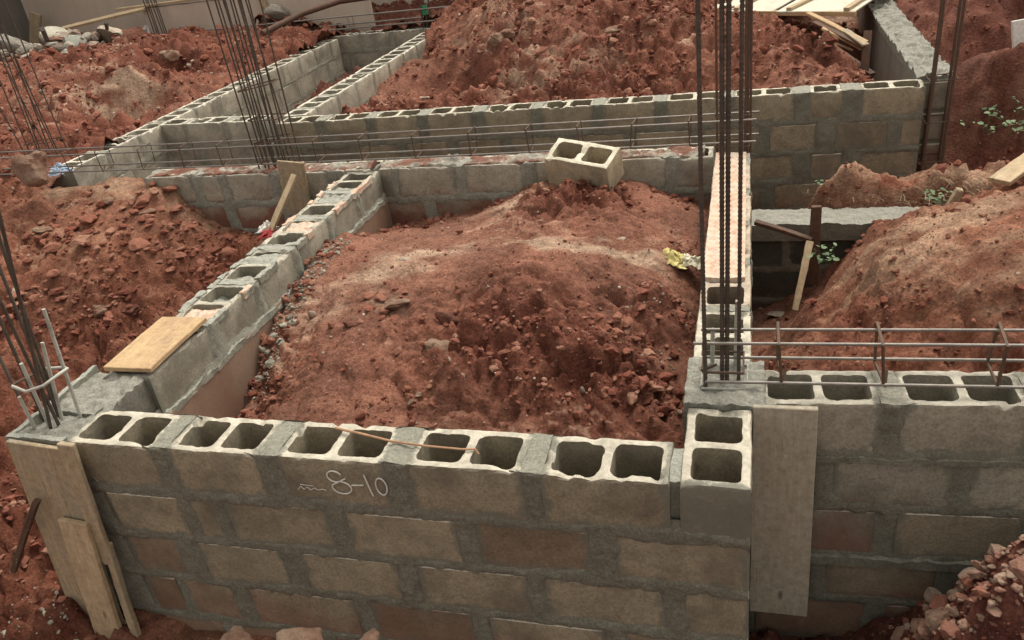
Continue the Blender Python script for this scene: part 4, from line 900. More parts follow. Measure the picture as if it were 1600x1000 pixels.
def cage(label, x0, x1, bars, sx, half, r, mat, base, smat=M_rebar_rust, rib=0, slope=0, y_of=None, tilt=.02, sag=.0):
    t = thing('rebar_cage', label, 'rebar cage', base, 'beam cages laid along the walls')
    B = Vector(base)
    for (y, z, xa, xb) in bars:
        pts = []
        for i in range(9):
            u = i / 8; x = xa + (xb - xa) * u; pts.append(Vector((x, y + slope * (x - x0), z - sag * math.sin(u * math.pi))) - B)
        bar('rebar', pts, r, mat, t, sides=10 if rib else 7, rib=rib)
    ya, yb, za, zb = half
    for i, x in enumerate(sx):
        rr = random.Random(i + 3); tl = rr.uniform(-tilt, tilt); o = slope * (x - x0)
        pts = [(x, ya - .008 + o, za - .008), (x + tl, ya - .008 + o, zb + .008), (x + tl * 1.5 + .01, yb + .008 + o, zb + .008), (x + tl * .6, yb + .008 + o, za - .008), (x + .006, ya - .008 + o, za - .012), (x + .012, ya + .03 + o, za + .03)]
        bar('stirrup', [Vector(q) - B for q in pts], .0042 if not rib else .006, smat, t, sides=6)
    return t
sxs = [(-5.485, 3.32, 0.0)[0], (-5.155, 3.32, 0.034)[0], (-4.752, 3.32, 0.041)[0], (-4.363, 3.32, 0.059)[0], (-4.003, 3.32, 0.066)[0], (-3.656, 3.32, 0.068)[0], (-3.17, 3.32, 0.074)[0], (-2.794, 3.32, 0.079)[0], (-2.365, 3.32, 0.081)[0], (-1.934, 3.32, 0.072)[0], (-1.5, 3.32, 0.072)[0], (-1.132, 3.32, 0.074)[0], (-0.79, 3.32, 0.077)[0], (-0.393, 3.32, 0.072)[0], (-5.863, 3.32, 0.013)[0]]
cage('long four bar beam cage lying along the middle cross wall from the left edge', -6.9, .0,
     [(3.31, .22, -6.9, .03), (3.45, .23, -6.9, .05), (3.31, .075, -6.9, .03), (3.45, .08, -6.9, .05)], sxs, (3.31, 3.45, .075, .225), .0068, M_rebar_grey, (-3.4, 3.38, .05), sag=.012)
cage('near beam cage of ribbed bars laid over the open cells at right', -.2, 2.4,
     [(.55, .205, -.21, 2.4), (.685, .185, -.19, 2.4), (.535, .045, -.17, 2.4), (.70, .05, -.17, 2.4)],
     [(0.106, 0.56, 0.101)[0], (0.453, 0.56, 0.154)[0], (0.818, 0.56, 0.166)[0], 1.42, 1.85], (.545, .69, .05, .2), .0056, M_rebar_grey, (1.0, .62, .04), rib=.011, slope=.03, tilt=.03)
cage('two long bars stretched above the back cross wall', -7, -2.2, [(9.30, .10, -8.2, -2.6), (9.36, .26, -8.3, -2.6), (9.5, .13, -7.0, -2.6)], [-5.6, -4.7], (9.31, 9.45, .1, .25), .011, M_rebar_grey, (-5, 9.35, .15))

# ------------------------------------------------------------------ boards, planks, sticks
o = plank('plank', (-2.765, .485, .018), (-2.770, .955, .022), .262, .024, M_wood_fresh, jag=.002, seed=2)
tag(o, 'yellow sawn board lying flat across the left wall near its front end', 'board')
fwL = thing('formwork', 'weathered upright boards nailed round the front left corner', 'formwork', (-2.84, -.03, 0))
def fw(name, a, b, w, th, mat, up=(0, -1, 0), **k):
    B = Vector((-2.84, -.03, 0)); return plank(name, Vector(a) - B, Vector(b) - B, w, th, mat, parent=fwL, up=up, **k)
fw('board', (-2.828, -.022, .005), (-2.93, -.070, -1.08), .275, .022, M_wood_grey)
fw('board', (-2.652, -.030, .028), (-2.70, -.060, -.62), .075, .024, M_wood_grey, taper=.9)
fw('board', (-2.765, -.070, -.36), (-2.845, -.12, -1.14), .14, .026, M_wood_pale, taper=1.05)
fw('batten', (-2.672, -.045, -.50), (-2.715, -.085, -1.06), .035, .03, M_wood_grey)
fw('board', (-2.985, .12, -.005), (-3.02, .13, -1.05), .26, .022, M_wood_grey, up=(-1, 0, 0))
fwR = plank('formwork_board', (.116, .452, .012), (.122, .405, -1.0), .226, .022, M_wood_vgrey, up=(0, -1, 0), seed=4)
tag(fwR, 'grey cement stained board standing upright in the corner by the right wall', 'board')
for nx_, nz_ in ((.05, -.94), (.12, -.95)):
    n_ = bar('nail', [(-.0, 0, 0), (0, -.02, 0.004)], .0022, M_rebar_rust, None); n_.parent = fwR
    n_.matrix_parent_inverse = Matrix.Identity(4); n_.location = (.955, -.03 + nx_ * .6, .022); n_.rotation_euler = (HP, 0, 0)
o = plank('timber_stake', (-2.874, -0.1, -0.254), (-3.171, -0.14, -0.659), .03, .026, M_wood_dark, taper=.7)
tag(o, 'thin brown stake propped behind the corner boards at lower left', 'stake')
o = plank('formwork_board', (-3.327, 3.2, 0.112), (-3.378, 3.22, -0.326), .22, .022, M_wood_grey, up=(0, -1, 0), seed=9)
tag(o, 'short dull board fixed against the middle wall under the dense rebar bundle', 'board')
o = plank('timber_stick', (-3.252, 3.08, 0.037), (-3.396, 2.75, -0.316), .045, .03, M_wood_pale, seed=10, up=(0, -1, .3))
tag(o, 'pale stick leaning on the middle wall beside the left wall', 'stick')
o = plank('timber_stick', (0.352, 2.75, -0.395), (0.264, 2.45, -0.719), .045, .025, M_wood_pale, seed=11, up=(0, -1, .2), taper=.8)
tag(o, 'pale stick standing in the right trench next to a dark stake', 'stick')
o = plank('timber_stake', (0.39, 2.9, -0.221), (0.394, 2.85, -0.72), .06, .045, M_wood_dark, seed=12, up=(0, -1, 0), taper=1.05)
tag(o, 'dark upright stake in front of the sunken concrete slab', 'stake')
o = plank('timber_stick', (0.032, 2.9, -0.334), (0.368, 2.8, -0.418), .045, .025, M_wood_dark, seed=13)
tag(o, 'dark brown lath slanting across the trench to the stake', 'stick')
o = plank('timber_stake', (1.24, 3.35, -0.439), (1.282, 3.35, -0.296), .07, .05, M_wood_grey, seed=14, up=(0, -1, 0), taper=.55)
tag(o, 'splintered stump of a stake sticking out of the grassy ridge at right', 'stake')
o = plank('plank', (1.431, 3.1, -0.189), (1.795, 3.5, -0.116), .13, .03, M_wood_pale, seed=15)
tag(o, 'pale plank end lying on the mound at the right edge', 'plank')
o = plank('plank', (-1.576, 6.654, 0.42), (-1.081, 7.368, 0.4), .12, .03, M_wood_pale, seed=16)
tag(o, 'reddish plank lying on the mound top left of the formwork sheets', 'plank')
# pile of laths in the far right corner of the big mound
for i, (a, b, m_, th, lab) in enumerate([
  ((0.536, 6.779, 0.22), (1.038, 6.395, -0.02), M_wood_fresh, .022, 'uppermost yellow lath of the pile sliding into the far corner'),
  ((0.578, 6.627, 0.16), (1.021, 6.321, -0.05), M_wood_dark, .022, 'dark lath lying just below the yellow one in the far corner pile'),
  ((0.652, 6.492, 0.12), (1.011, 6.411, -0.08), M_wood_fresh, .02, 'orange brown short lath in the middle of the far corner pile'),
  ((0.626, 6.389, 0.06), (0.929, 6.477, -0.1), M_wood_pale, .02, 'pale lath with one curved edge at the bottom of the far corner pile'),
  ((0.772, 6.674, -0.1), (1.107, 6.303, -0.3), M_wood_dark, .025, 'dark lath sunk in the hole under the far corner pile'),
  ((1.041, 6.321, -0.3), (1.073, 6.559, 0.05), M_wood_dark, .025, 'dark lath leaning upright against the poured wall'),
  ((0.855, 6.555, 0.08), (1.026, 6.288, -0.02), M_wood_grey, .02, 'grey lath ending beside the poured wall above the pile')]):
    o = plank('timber_lath', a, b, .075, th, m_, seed=20 + i); tag(o, lab, 'lath', 'laths piled in the far corner')
# formwork sheets on the far mound
fp_ = thing('formwork_deck', 'pale formwork sheets with battens lying on the ground at top right', 'formwork panel', (-.1, 8.6, .12))
def pp(v): return Vector(v) - Vector((-.1, 8.6, .12))
A0, A1 = Vector((-1.315, 8.319, 0.13)), Vector((1.02, 7.096, 0.13))
back = Vector((.42, .91, .03)) * 1.5
for i in range(3):
    u0, u1 = i / 3 + .004, (i + 1) / 3 - .004; p0 = A0.lerp(A1, (u0 + u1) / 2); w_ = (A1 - A0).length * (u1 - u0)
    plank('sheet', pp(p0), pp(p0 + back), w_ * .96, .018, M_ply, parent=fp_, seed=30 + i, jag=.004)
for i in range(5):
    p0 = A0.lerp(A1, (i + .12) / 4.3) + Vector((0, 0, .022)); plank('batten', pp(p0 + back * .01), pp(p0 + back * .97 + Vector((.15 * (i % 2), 0, 0))), .06, .03, M_wood_pale, parent=fp_, seed=36 + i)
plank('edge_board', pp(A0 + Vector((0, .03, -.03))), pp(A1 + Vector((0, .03, -.03))), .06, .045, M_wood_fresh, parent=fp_, seed=40)
# stick lying on the near wall
o = bar('dry_stem', [(-1.554, 0.174, 0.012), (-1.442, 0.146, 0.016), (-1.298, 0.116, 0.012), (-1.152, 0.102, 0.01), (-1.013, 0.096, 0.01), (-0.963, 0.106, 0.006), (-0.948, 0.098, -0.01)], .0055, M_bark, None, sides=7, r_end=.004, step=.02)
tag(o, 'thin bent dry stem lying across the open cells of the nearest wall', 'stem')

# ------------------------------------------------------------------ loose things
lbk = obj('hollow_block', hollow_block_mesh('loose_block', M_block_loose, 91, wall=.034, web=.04, amp=.7), None)
tag(lbk, 'single clean hollow block sitting tilted on the soil against the middle wall', 'block')
lbk.location = (-1.105, 2.935, .103); lbk.rotation_euler = (.325, .104, -.292); lbk.scale = (1.02, 1.0, .965)

STONES = [
 # region, x, y, z, size, tilt, material, label, seed
 ('tan', (-1.472, 1.088, -0.215), (.17, .15, .11), 'large tan broken stone in the middle of the central mound'),
 ('pale', (-1.983, 1.928, -0.118), (.13, .08, .05), 'flat pale stone on the smooth upper left of the central mound'),
 ('pale', (-2.367, 1.463, -0.226), (.055, .045, .055), 'small white pointed stone near the left wall'),
 ('tan', (-1.857, 1.464, -0.16), (.22, .12, .05), 'flat tan slab of hard soil half sunk left of the central rubble'),
 ('red', (-2.047, 1.299, -0.196), (.10, .07, .05), 'dark red clod alone on the left slope of the central mound'),
 ('red', (-0.99, 1.249, -0.182), (.13, .11, .10), 'angular reddish stone right of the central rubble patch'),
 ('pale', (-0.946, 1.234, -0.187), (.03, .025, .05), 'small cream chip leaning on the reddish stone'),
 ('red', (-1.109, 1.351, -0.151), (.075, .06, .06), 'rounded red clod at the top of the central rubble patch'),
 ('red', (-1.304, 1.082, -0.217), (.10, .09, .08), 'brown clod just right of the large tan stone'),
 ('red', (-1.202, 1.016, -0.226), (.09, .08, .07), 'second brown clod right of the large tan stone'),
 ('red', (-1.103, 1.097, -0.213), (.075, .07, .07), 'small brick red clod in the centre of the rubble patch'),
 ('red', (-1.056, 1.105, -0.206), (.07, .08, .09), 'upright brick red clod at the right end of the rubble row'),
 ('red', (-1.504, 1.342, -0.164), (.17, .10, .07), 'wide red ledge of soil above the large tan stone'),
 ('pale', (-0.816, 0.927, -0.263), (.05, .02, .065), 'thin grey shard standing in the lower right of the mound'),
 ('pale', (-0.729, 0.9, -0.279), (.03, .02, .04), 'small cream shard near the thin grey shard'),
 ('red', (-0.776, 0.819, -0.306), (.08, .06, .05), 'reddish stone above the rim of the nearest wall, right of centre'),
 ('tan', (-1.507, 0.758, -0.29), (.06, .05, .045), 'small tan stone above the rim of the nearest wall, left of centre'),
 ('tan', (-1.483, 0.805, -0.278), (.06, .06, .05), 'tan clod directly behind the small stone above the near rim'),
 ('red', (-0.68, 1.384, -0.218), (.26, .20, .12), 'very large rounded clod on the right half of the central mound'),
 ('pale', (-0.717, 2.193, -0.115), (.10, .04, .03), 'long pale chip on the crest of the central mound'),
 ('red', (-4.348, 2.185, -0.649), (.20, .17, .13), 'big brown clod on the left slope, right one of the pair'),
 ('tan', (-4.58, 2.184, -0.636), (.16, .14, .10), 'big flaky tan clod on the left slope, left one of the pair'),
 ('tan', (-4.992, 3.073, -0.116), (.10, .08, .04), 'pale flat stone on top of the left mound'),
 ('pale', (-5.297, 2.205, -0.519), (.12, .11, .12), 'pale stone behind the leaning bars at the left edge'),
 ('tan', (-5.445, 2.82, -0.251), (.24, .16, .06), 'wide flat slab of hard soil on the left mound'),
 ('tan', (-4.603, 2.966, -0.192), (.22, .14, .06), 'cracked slab of hard soil below the crest of the left mound'),
 ('tan', (-4.055, 3.358, -0.465), (.15, .12, .08), 'tan clod in the hollow before the middle wall'),
 ('pale', (-4.344, 2.07, -0.717), (.05, .03, .03), 'small white chip below the pair of clods on the left slope'),
 ('tan', (-5.612, 3.1, 0.114), (.42, .26, .30), 'big brown boulder at the left edge under the rebar cage'),
 ('tan', (-1.432, 6.768, 0.35), (.36, .28, .22), 'large tan boulder near the top of the far mound'),
 ('tan', (-2.591, 6.432, 0.236), (.24, .22, .18), 'pale boulder on the left flank of the far mound'),
 ('tan', (-2.476, 6.475, 0.284), (.20, .16, .12), 'smaller boulder touching the pale one on the far mound'),
 ('tan', (-2.706, 6.406, 0.171), (.15, .12, .09), 'lowest of the three pale boulders on the far mound'),
 ('tan', (-1.323, 6.43, 0.253), (.22, .16, .11), 'flat tan stone right of the far boulder'),
 ('pale', (-3.411, 6.046, -0.198), (.26, .09, .05), 'long pale chip of concrete on the slope behind the far cross wall'),
 ('pale', (0.346, 5.731, 0.048), (.12, .07, .04), 'white chip on the right part of the far mound'),
 ('pale', (0.028, 5.798, 0.079), (.10, .06, .04), 'small white chip right behind the ribbed bars on the far mound'),
 ('pale', (-1.366, 6.004, 0.117), (.08, .06, .05), 'little white square chip in the middle of the far mound'),
 ('tan', (-7.392, 7.551, 0.202), (.30, .22, .20), 'tan lump inside the dark hollow of the far left mound'),
 ('tan', (-1.583, -0.36, -0.637), (.24, .20, .14), 'crusty pale stone at the bottom edge, right of the pair'),
 ('tan', (-1.878, -0.36, -0.742), (.30, .22, .16), 'crusty tan stone at the bottom edge, left of the pair'),
 ('tan', (-1.324, -0.34, -0.578), (.12, .12, .10), 'small tan stone at the bottom edge beside the crusty pair'),
 ('tan', (0.67, 0.137, -0.674), (.15, .10, .10), 'ochre angular rock on the heap at lower right'),
 ('pale', (0.727, 0.132, -0.578), (.05, .045, .085), 'upright pale rounded stone on the lower right heap'),
 ('pale', (0.759, 0.109, -0.532), (.06, .05, .05), 'whitish grey stone behind the upright pale one'),
 ('tan', (1.158, 1.134, -1.366), (.34, .26, .24), 'pinkish crusty boulder crowning the lower right heap'),
 ('red', (0.969, 1.104, -1.446), (.16, .14, .12), 'dark red clod at the left foot of the lower right heap'),
 ('tan', (0.621, 0.195, -0.785), (.09, .09, .07), 'tan stone at the very edge of the lower right heap'),
 ('pale', (1.09, 1.461, 0.018), (.13, .05, .045), 'pale shard of concrete at the right edge of the right mound'),
 ('pale', (0.198, 3.087, -1.101), (.19, .09, .035), 'flat yellowish slab fragment at the mouth of the right trench'),
 ('tan', (0.24, 1.365, -0.311), (.11, .05, .05), 'cream chip below the upper bar of the near cage'),
 ('red', (0.411, 1.246, -0.301), (.07, .06, .05), 'red clod just above the open cells of the right wall'),
 ('red', (0.817, 1.22, -0.293), (.08, .07, .05), 'rounded red clod above the right wall between two stirrups'),
 ('pale', (0.9, 1.356, -0.171), (.05, .04, .04), 'tiny pinkish chip on the right mound above the cage'),
]
MM = {'tan': M_stone_tan, 'pale': M_stone_pale, 'red': M_stone_red}
for i, (m_, p_, s_, lab) in enumerate(STONES):
    o = obj('stone' if m_ != 'red' else 'soil_clod', rock_mesh('stone', s_, MM[m_], 100 + i * 7, 3 if max(s_) < .11 else 4), None, Vector(p_) + Vector((0, 0, s_[2] * .2)), (rnd.uniform(-.2, .2), rnd.uniform(-.2, .2), rnd.uniform(-.4, .4)))
    tag(o, lab, 'stone' if m_ != 'red' else 'clod', 'stones lying on the soil' if m_ != 'red' else 'large soil clods')

# crumpled cloth and plastic
def crumple(name, loc, size, mat, seed, label, cat, amp=.35):
    bm = bmesh.new(); bmesh.ops.create_grid(bm, x_segments=26, y_segments=20, size=.5)
    co = np.array([v.co[:] for v in bm.verts]); a = fbm(co[:, 0] * 5, co[:, 1] * 5, 0, seed, 4, .6); b = fbm(co[:, 0] * 5, co[:, 1] * 5, 5, seed + 1, 4, .6)
    rg = 1 - np.abs(fbm(co[:, 0] * 4, co[:, 1] * 4, 3, seed + 2, 3)) * 3
    fall = np.exp(-(co[:, 0] ** 2 + co[:, 1] ** 2) * 4)
    co[:, 0] = (co[:, 0] + b * .3) * size[0]; co[:, 1] = (co[:, 1] + a * .3) * size[1]; co[:, 2] = (np.clip(rg, -.5, 1) * amp + .3 * a + .5) * fall * size[2]
    for v, c in zip(bm.verts, co): v.co = c
    me = bm_mesh(name, bm, mat, True, 40); o = obj(name, me, None, loc); md = o.modifiers.new('t', 'SOLIDIFY'); md.thickness = .002
    return tag(o, label, cat, 'rags and scraps lying about')
p_ = (-0.417, 2.12, -0.232)
crumple('cloth_rag', (p_[0] - .02, p_[1], p_[2] + .0), (.17, .15, .11), M_yellow, 4, 'crumpled yellow rag on the mound beside the screeded wall', 'rag')
crumple('cloth_rag', (p_[0] + .09, p_[1] - .01, p_[2] + .0), (.15, .12, .07), M_rag, 6, 'dirty cream rag spread right of the yellow one', 'rag')
p_ = (-3.454, 2.832, -0.3)
crumple('cloth_rag', p_, (.12, .12, .09), M_white, 8, 'small white cloth at the foot of the leaning pale stick', 'rag')
crumple('cloth_rag', (p_[0] + .06, p_[1] - .08, p_[2]), (.10, .14, .07), M_redp, 9, 'small red cloth beside the white one by the left wall', 'rag')
crumple('plastic_bag', (-5.751, 3.471, 0.0), (.20, .16, .12), M_bluep, 12, 'pale blue plastic scrap at the near end of the outermost wall', 'plastic scrap')
crumple('plastic_bag', (-9.524, 9.92, 0.2), (.34, .26, .2), M_white, 14, 'white plastic bag on the mound in front of the low blotched wall', 'plastic bag')

# rubble in the top left corner
def brk(label, loc, size, rot, mat, seed, hollow=False, name='broken_block'):
    if hollow: me = hollow_block_mesh('broken_block', mat, seed, amp=1.6, n=8); o = obj(name, me, None, loc, rot, (size[0] / .45, size[1] / .225, size[2] / .225))
    else: o = obj(name, rock_mesh(name, size, mat, seed, 3, .12, 1, 9), None, loc, rot)
    return tag(o, label, 'broken block', 'broken blocks in the top left corner')
brk('pale slab of broken block lying at the far left edge', (-11.519, 9.139, 0.35), (.7, .4, .30), (.1, .35, .3), M_rubble, 201)
brk('whitish broken block right of the pale slab at the far left', (-11.107, 8.991, 0.25), (.42, .3, .26), (.3, -.2, .8), M_rubble, 202)
brk('tipped pale block with its broad side up in the top left rubble', (-10.341, 8.836, 0.42), (.62, .42, .36), (.35, .25, -.4), M_stone_white, 203)
brk('grey chunk in the middle of the top left rubble', (-9.712, 8.522, 0.36), (.36, .28, .24), (.2, .5, .1), M_mortar_pale, 204)
brk('pale chunk at the right end of the top left rubble', (-9.799, 8.921, 0.38), (.34, .26, .2), (.2, .1, .9), M_rubble, 205)
brk('dark chunk under the pale one in the top left rubble', (-10.001, 8.649, 0.28), (.3, .25, .2), (.5, .1, .4), M_stone_red, 206)
for q_, (px_, n_, a_) in enumerate([((-10.005, 8.732, 0.32), 26, .3), ((-9.629, 8.6, 0.3), 22, .3), ((-10.996, 8.641, 0.2), 22, .4), ((-10.111, 8.514, 0.26), 18, .25)]):
    g_ = np.random.default_rng(q_ + 70); pts_ = np.array(px_) + np.stack([g_.uniform(-a_, a_, n_), g_.uniform(-a_, a_, n_), g_.uniform(-.02, .14, n_)], 1)
    o = obj('rubble_stones', scatter_mesh('rubble_stones', pts_, g_.uniform(.06, .24, n_), M_rub2, q_, TPL2)); o['kind'] = 'stuff'; o['label'] = 'small broken rubble in the top left corner'
brk('small grey chunk at the foot of the top left rubble', (-9.732, 8.258, 0.26), (.24, .2, .16), (.1, .6, .4), M_mortar_pale, 207)
brk('brownish block lying left of the outer bars near the top left', (-9.269, 8.814, 0.36), (.62, .4, .42), (.05, .1, -.1), M_block_red, 208)
brk('dark boulder of soil right of the brownish block', (-8.994, 8.813, 0.32), (.6, .5, .4), (.2, .1, .4), M_stone_red, 209)
brk('broken concrete lump with a pale top before the top centre mound', (-6.971, 9.669, 0.35), (.50, .36, .34), (.75, .3, .7), M_rubble, 210)
o = bar('steel_pipe', [(-9.925, 8.204, 0.65), (-10.906, 9.242, 0.1)], .035, M_pipe, None, sides=12); tag(o, 'grey pipe stub leaning beside the top left rubble', 'pipe')
o = bar('steel_pipe', [(-9.073, 8.523, 0.62), (-9.722, 9.209, 0.15)], .028, M_pipe, None, sides=12); tag(o, 'dark pipe leaning on the brownish block near the top left', 'pipe')
o = plank('timber_post', (-12.295, 10.4, 0.147), (-12.068, 10.45, 0.655), .2, .06, M_wood_grey, up=(0, -1, 0)); tag(o, 'upright weathered post standing against the dark corner of the site wall', 'post')
o = plank('plank', (-10.806, 9.5, 0.454), (-9.246, 9.7, 0.605), .12, .035, M_wood_pale, up=(0, -.3, 1)); tag(o, 'long pale plank slanting up to the low blotched wall', 'plank')
o = plank('timber_post', (1.868, 9.8, -0.17), (1.908, 9.8, -0.422), .13, .05, M_wood_fresh, up=(0, -1, 0)); tag(o, 'yellow timber post behind the end of the poured wall', 'post')
o = plank('marker_slab', (2.265, 6.2, 0.127), (2.292, 6.15, -0.087), .16, .06, M_white, up=(0, -1, 0)); tag(o, 'white slab standing in the soil at the upper right edge', 'slab')
# long root-like tarpaulin roll on the far centre mound
o = bar('bamboo_pole', [(-6.185, 7.903, 0.35), (-5.95, 8.601, 0.45), (-5.603, 9.138, 0.5), (-4.994, 9.339, 0.5)], .04, M_wood_dark, None, sides=9, step=.1); tag(o, 'long bent dark pole lying over the top centre mound', 'pole')

# plants
def leaf_mesh(name, mat, seed):
    V = [(0, 0, 0), (.3, .28, .05), (.3, -.28, .05), (.7, .3, .04), (.7, -.3, .04), (1, 0, -.06), (.35, 0, 0), (.7, 0, -.01)]
    F = [(0, 6, 1), (0, 2, 6), (1, 6, 7, 3), (6, 2, 4, 7), (3, 7, 5), (7, 4, 5)]
    return mesh_from(name, V, F, mat, True, 0)
LEAF = [leaf_mesh('leaf', M_leaf, 1), leaf_mesh('leaf', M_leaf2, 2)]
def plant(loc, n, spread, size, seed, label):
    t = thing('weed_plant', label, 'plant', loc, 'weeds on the banks'); r = random.Random(seed)
    for i in range(n):
        a = r.uniform(0, 6.28); d = spread * r.random() ** .6; h = r.uniform(.02, .10) * size / .04
        p = Vector((math.cos(a) * d, math.sin(a) * d, h))
        if i % 2 == 0: bar('stem', [(0, 0, -.01), p * .6 + Vector((0, 0, .01)), p], .0014, M_leaf2, t, sides=4, caps=False)
        for j in range(3):
            s = size * r.uniform(.4, .95)
            obj('leaf', LEAF[r.randrange(2) if r.random() < .5 else 0], t, p + Vector((r.uniform(-1, 1), r.uniform(-1, 1), r.uniform(-.4, .4))) * size * .4, (r.uniform(-.5, .5), r.uniform(-.5, .4), r.uniform(0, 6.28)), (s, s, s))
    return t
plant((0.44, 2.55, -0.446), 12, .07, .045, 1, 'small bright green seedling at the edge of the right trench')
plant((1.194, 3.55, -0.488), 16, .12, .045, 2, 'low leafy weed on the ridge left of the stump')
plant((1.372, 4.4, -0.688), 10, .10, .045, 3, 'small weed at the foot of the standing steel cage')
plant((0.603, 3.72, -0.454), 14, .16, .04, 4, 'thin grassy weed on the left of the ridge')
plant((1.89, 5.3, -0.567), 14, .22, .06, 5, 'weed with spread leaves on the steep bank at upper right')
plant((2.136, 5.4, -0.475), 12, .2, .055, 6, 'greyish weed at the right edge of the steep bank')
plant((2.034, 5.2, -0.581), 8, .1, .06, 7, 'small weed between the two larger ones on the steep bank')
def grass(name, k, pts, n, L, seed, label):
    g_ = random.Random(seed); V = []; F = []
    for i in range(n):
        cx, cy, cz, sp = pts[g_.randrange(len(pts))]
        x = cx + g_.uniform(-sp, sp); y = cy + g_.uniform(-sp, sp) * .6; z = cz
        a = g_.uniform(0, 6.28); l = L * g_.uniform(.4, 1.2); s = len(V); w = .0012
        for q in range(4):
            u = q / 3; px = x + math.cos(a) * l * u * .9; py = y + math.sin(a) * l * u * .9; pz = z + l * (.55 * u - .5 * u * u)
            V += [(px - w, py, pz), (px + w, py, pz + .001)]
        for q in range(3): F.append((s + 2 * q, s + 2 * q + 1, s + 2 * q + 3, s + 2 * q + 2))
    o = obj(name, mesh_from(name, V, F, M_root, False)); o['kind'] = 'stuff'; o['label'] = label
grass('dry_grass', 'E', [(*(0.555, 3.65, -0.449), .2), (*(0.959, 3.6, -0.441), .3), (*(1.308, 3.4, -0.395), .25), (*(1.096, 3.45, -0.454), .2), (*(1.404, 3.4, -0.289), .2)], 160, .12, 3, 'dry grass and roots on the ridge at right')

# ------------------------------------------------------------------ clods, pebbles and crumbs
scatter('soil_clods', 'A', 3600, -2.52, -.24, .24, 3.22, .007, .075, M_clod, 1, 'red clods on the central mound', alpha=1.9)
scatter('pebbles', 'A', 420, -2.52, -.24, .24, 3.22, .006, .035, M_pebble, 2, 'pale pebbles on the central mound', alpha=1.8, byrough=False)
kb = lambda x, y: ~((x > -2.98) & (y > -.03))
scatter('soil_clods', 'B', 5500, -6.8, .1, -.9, 3.2, .012, .11, M_clod, 3, 'red clods on the left slope and in the near trench', keep=kb, alpha=1.8)
scatter('pebbles', 'B', 380, -6.8, .1, -.9, 3.2, .010, .05, M_pebble, 4, 'pale pebbles on the left slope', keep=kb, byrough=False)
scatter('soil_clods', 'B', 7000, -11, -6.1, 3.3, 9.8, .015, .16, M_clod, 5, 'red clods on the far left mound', alpha=1.7)
scatter('pebbles', 'B', 900, -11, -6.1, 3.3, 9.8, .02, .12, M_pebble, 6, 'pale stones on the far left mound', byrough=False)
ke = lambda x, y: ~((x < .03))
scatter('soil_clods', 'E', 4200, .03, 2.6, .72, 3.2, .007, .085, M_clod, 7, 'red clods on the right mound', keep=ke, alpha=2.)
scatter('pebbles', 'E', 300, .03, 2.6, .72, 3.2, .006, .03, M_pebble, 8, 'pale pebbles on the right mound', keep=ke, byrough=False)
scatter('soil_clods', 'K', 2400, .05, 1.9, -.8, .4, .007, .09, M_clod, 9, 'red clods on the lower right heap', alpha=1.6, byrough=False)
scatter('pebbles', 'K', 420, .5, 1.9, -.8, .3, .006, .045, M_pebble, 10, 'pale pebbles on the lower right heap', byrough=False)
scatter('soil_clods', 'D', 6500, -4.1, 1.2, 4.95, 9.5, .02, .17, M_clod, 11, 'red clods on the far mound', alpha=1.9)
scatter('pebbles', 'D', 260, -4.1, 1.2, 4.95, 9.5, .015, .07, M_pebble, 12, 'pale pebbles on the far mound', byrough=False)
kg = lambda x, y: ~((x < 1.6) & (y > 4.7))
scatter('soil_clods', 'G', 3000, .05, 5, 3.55, 11, .02, .14, M_clod, 13, 'red clods on the upper right banks', keep=kg)
scatter('soil_clods', 'L', 700, -7, -2.6, 9.6, 11.3, .03, .14, M_clod, 14, 'red clods on the top centre mound', byrough=False)
scatter('pebbles', 'L', 120, -7, -2.6, 9.6, 11.3, .02, .10, M_pebble, 15, 'pale stones on the top centre mound', byrough=False)
def cluster(k, cx, cy, rad, n, smin, smax, seed, label, mat=M_clod, name='soil_clods', flat=.75):
    g = np.random.default_rng(seed); a = g.uniform(0, 6.283, n); d = rad * np.sqrt(g.uniform(0, 1, n)) * g.uniform(.5, 1.2, n)
    x = cx + np.cos(a) * d; y = cy + np.sin(a) * d; u = g.uniform(0, 1, n); s_ = smin * (1 - u * (1 - (smin / smax) ** 1.5)) ** (-1 / 1.5)
    z = soil_h(k, x, y) + s_ * .15
    o = obj(name, scatter_mesh(name, np.stack([x, y, z], 1), s_, mat, seed, TPL2, flat)); o['kind'] = 'stuff'; o['label'] = label
for i_, (px_, py_, rd_, n_, sm_) in enumerate([(*(-1.142, 1.127, -0.203)[:2], .24, 90, .10), (*(-0.912, 0.925, -0.263)[:2], .3, 80, .07), (*(-0.493, 1.089, -0.319)[:2], .3, 110, .10), (*(-0.424, 1.681, -0.27)[:2], .16, 70, .05), (*(-2.348, 0.908, -0.394)[:2], .16, 60, .05), (*(-2.477, 3.217, -0.423)[:2], .16, 60, .06), (*(-0.986, 2.917, -0.162)[:2], .32, 160, .06), (*(-1.563, 0.687, -0.307)[:2], .3, 60, .06)]):
    cluster('A', px_, py_, rd_, n_, .018, sm_, 300 + i_, 'broken red clods heaped on the central mound')
for i_, (px_, py_, rd_, n_, sm_) in enumerate([(*(-3.988, 2.811, -0.486)[:2], .4, 160, .12), (*(-4.615, 2.416, -0.452)[:2], .35, 120, .10), (*(-4.689, 1.965, -0.797)[:2], .3, 120, .08), (*(-5.412, 2.633, -0.334)[:2], .3, 70, .14), (*(-4.021, 1.913, -0.747)[:2], .25, 90, .06), (*(-3.966, 0.592, -1.062)[:2], .3, 120, .08)]):
    cluster('B', px_, py_, rd_, n_, .02, sm_, 320 + i_, 'broken clods on the left slope')
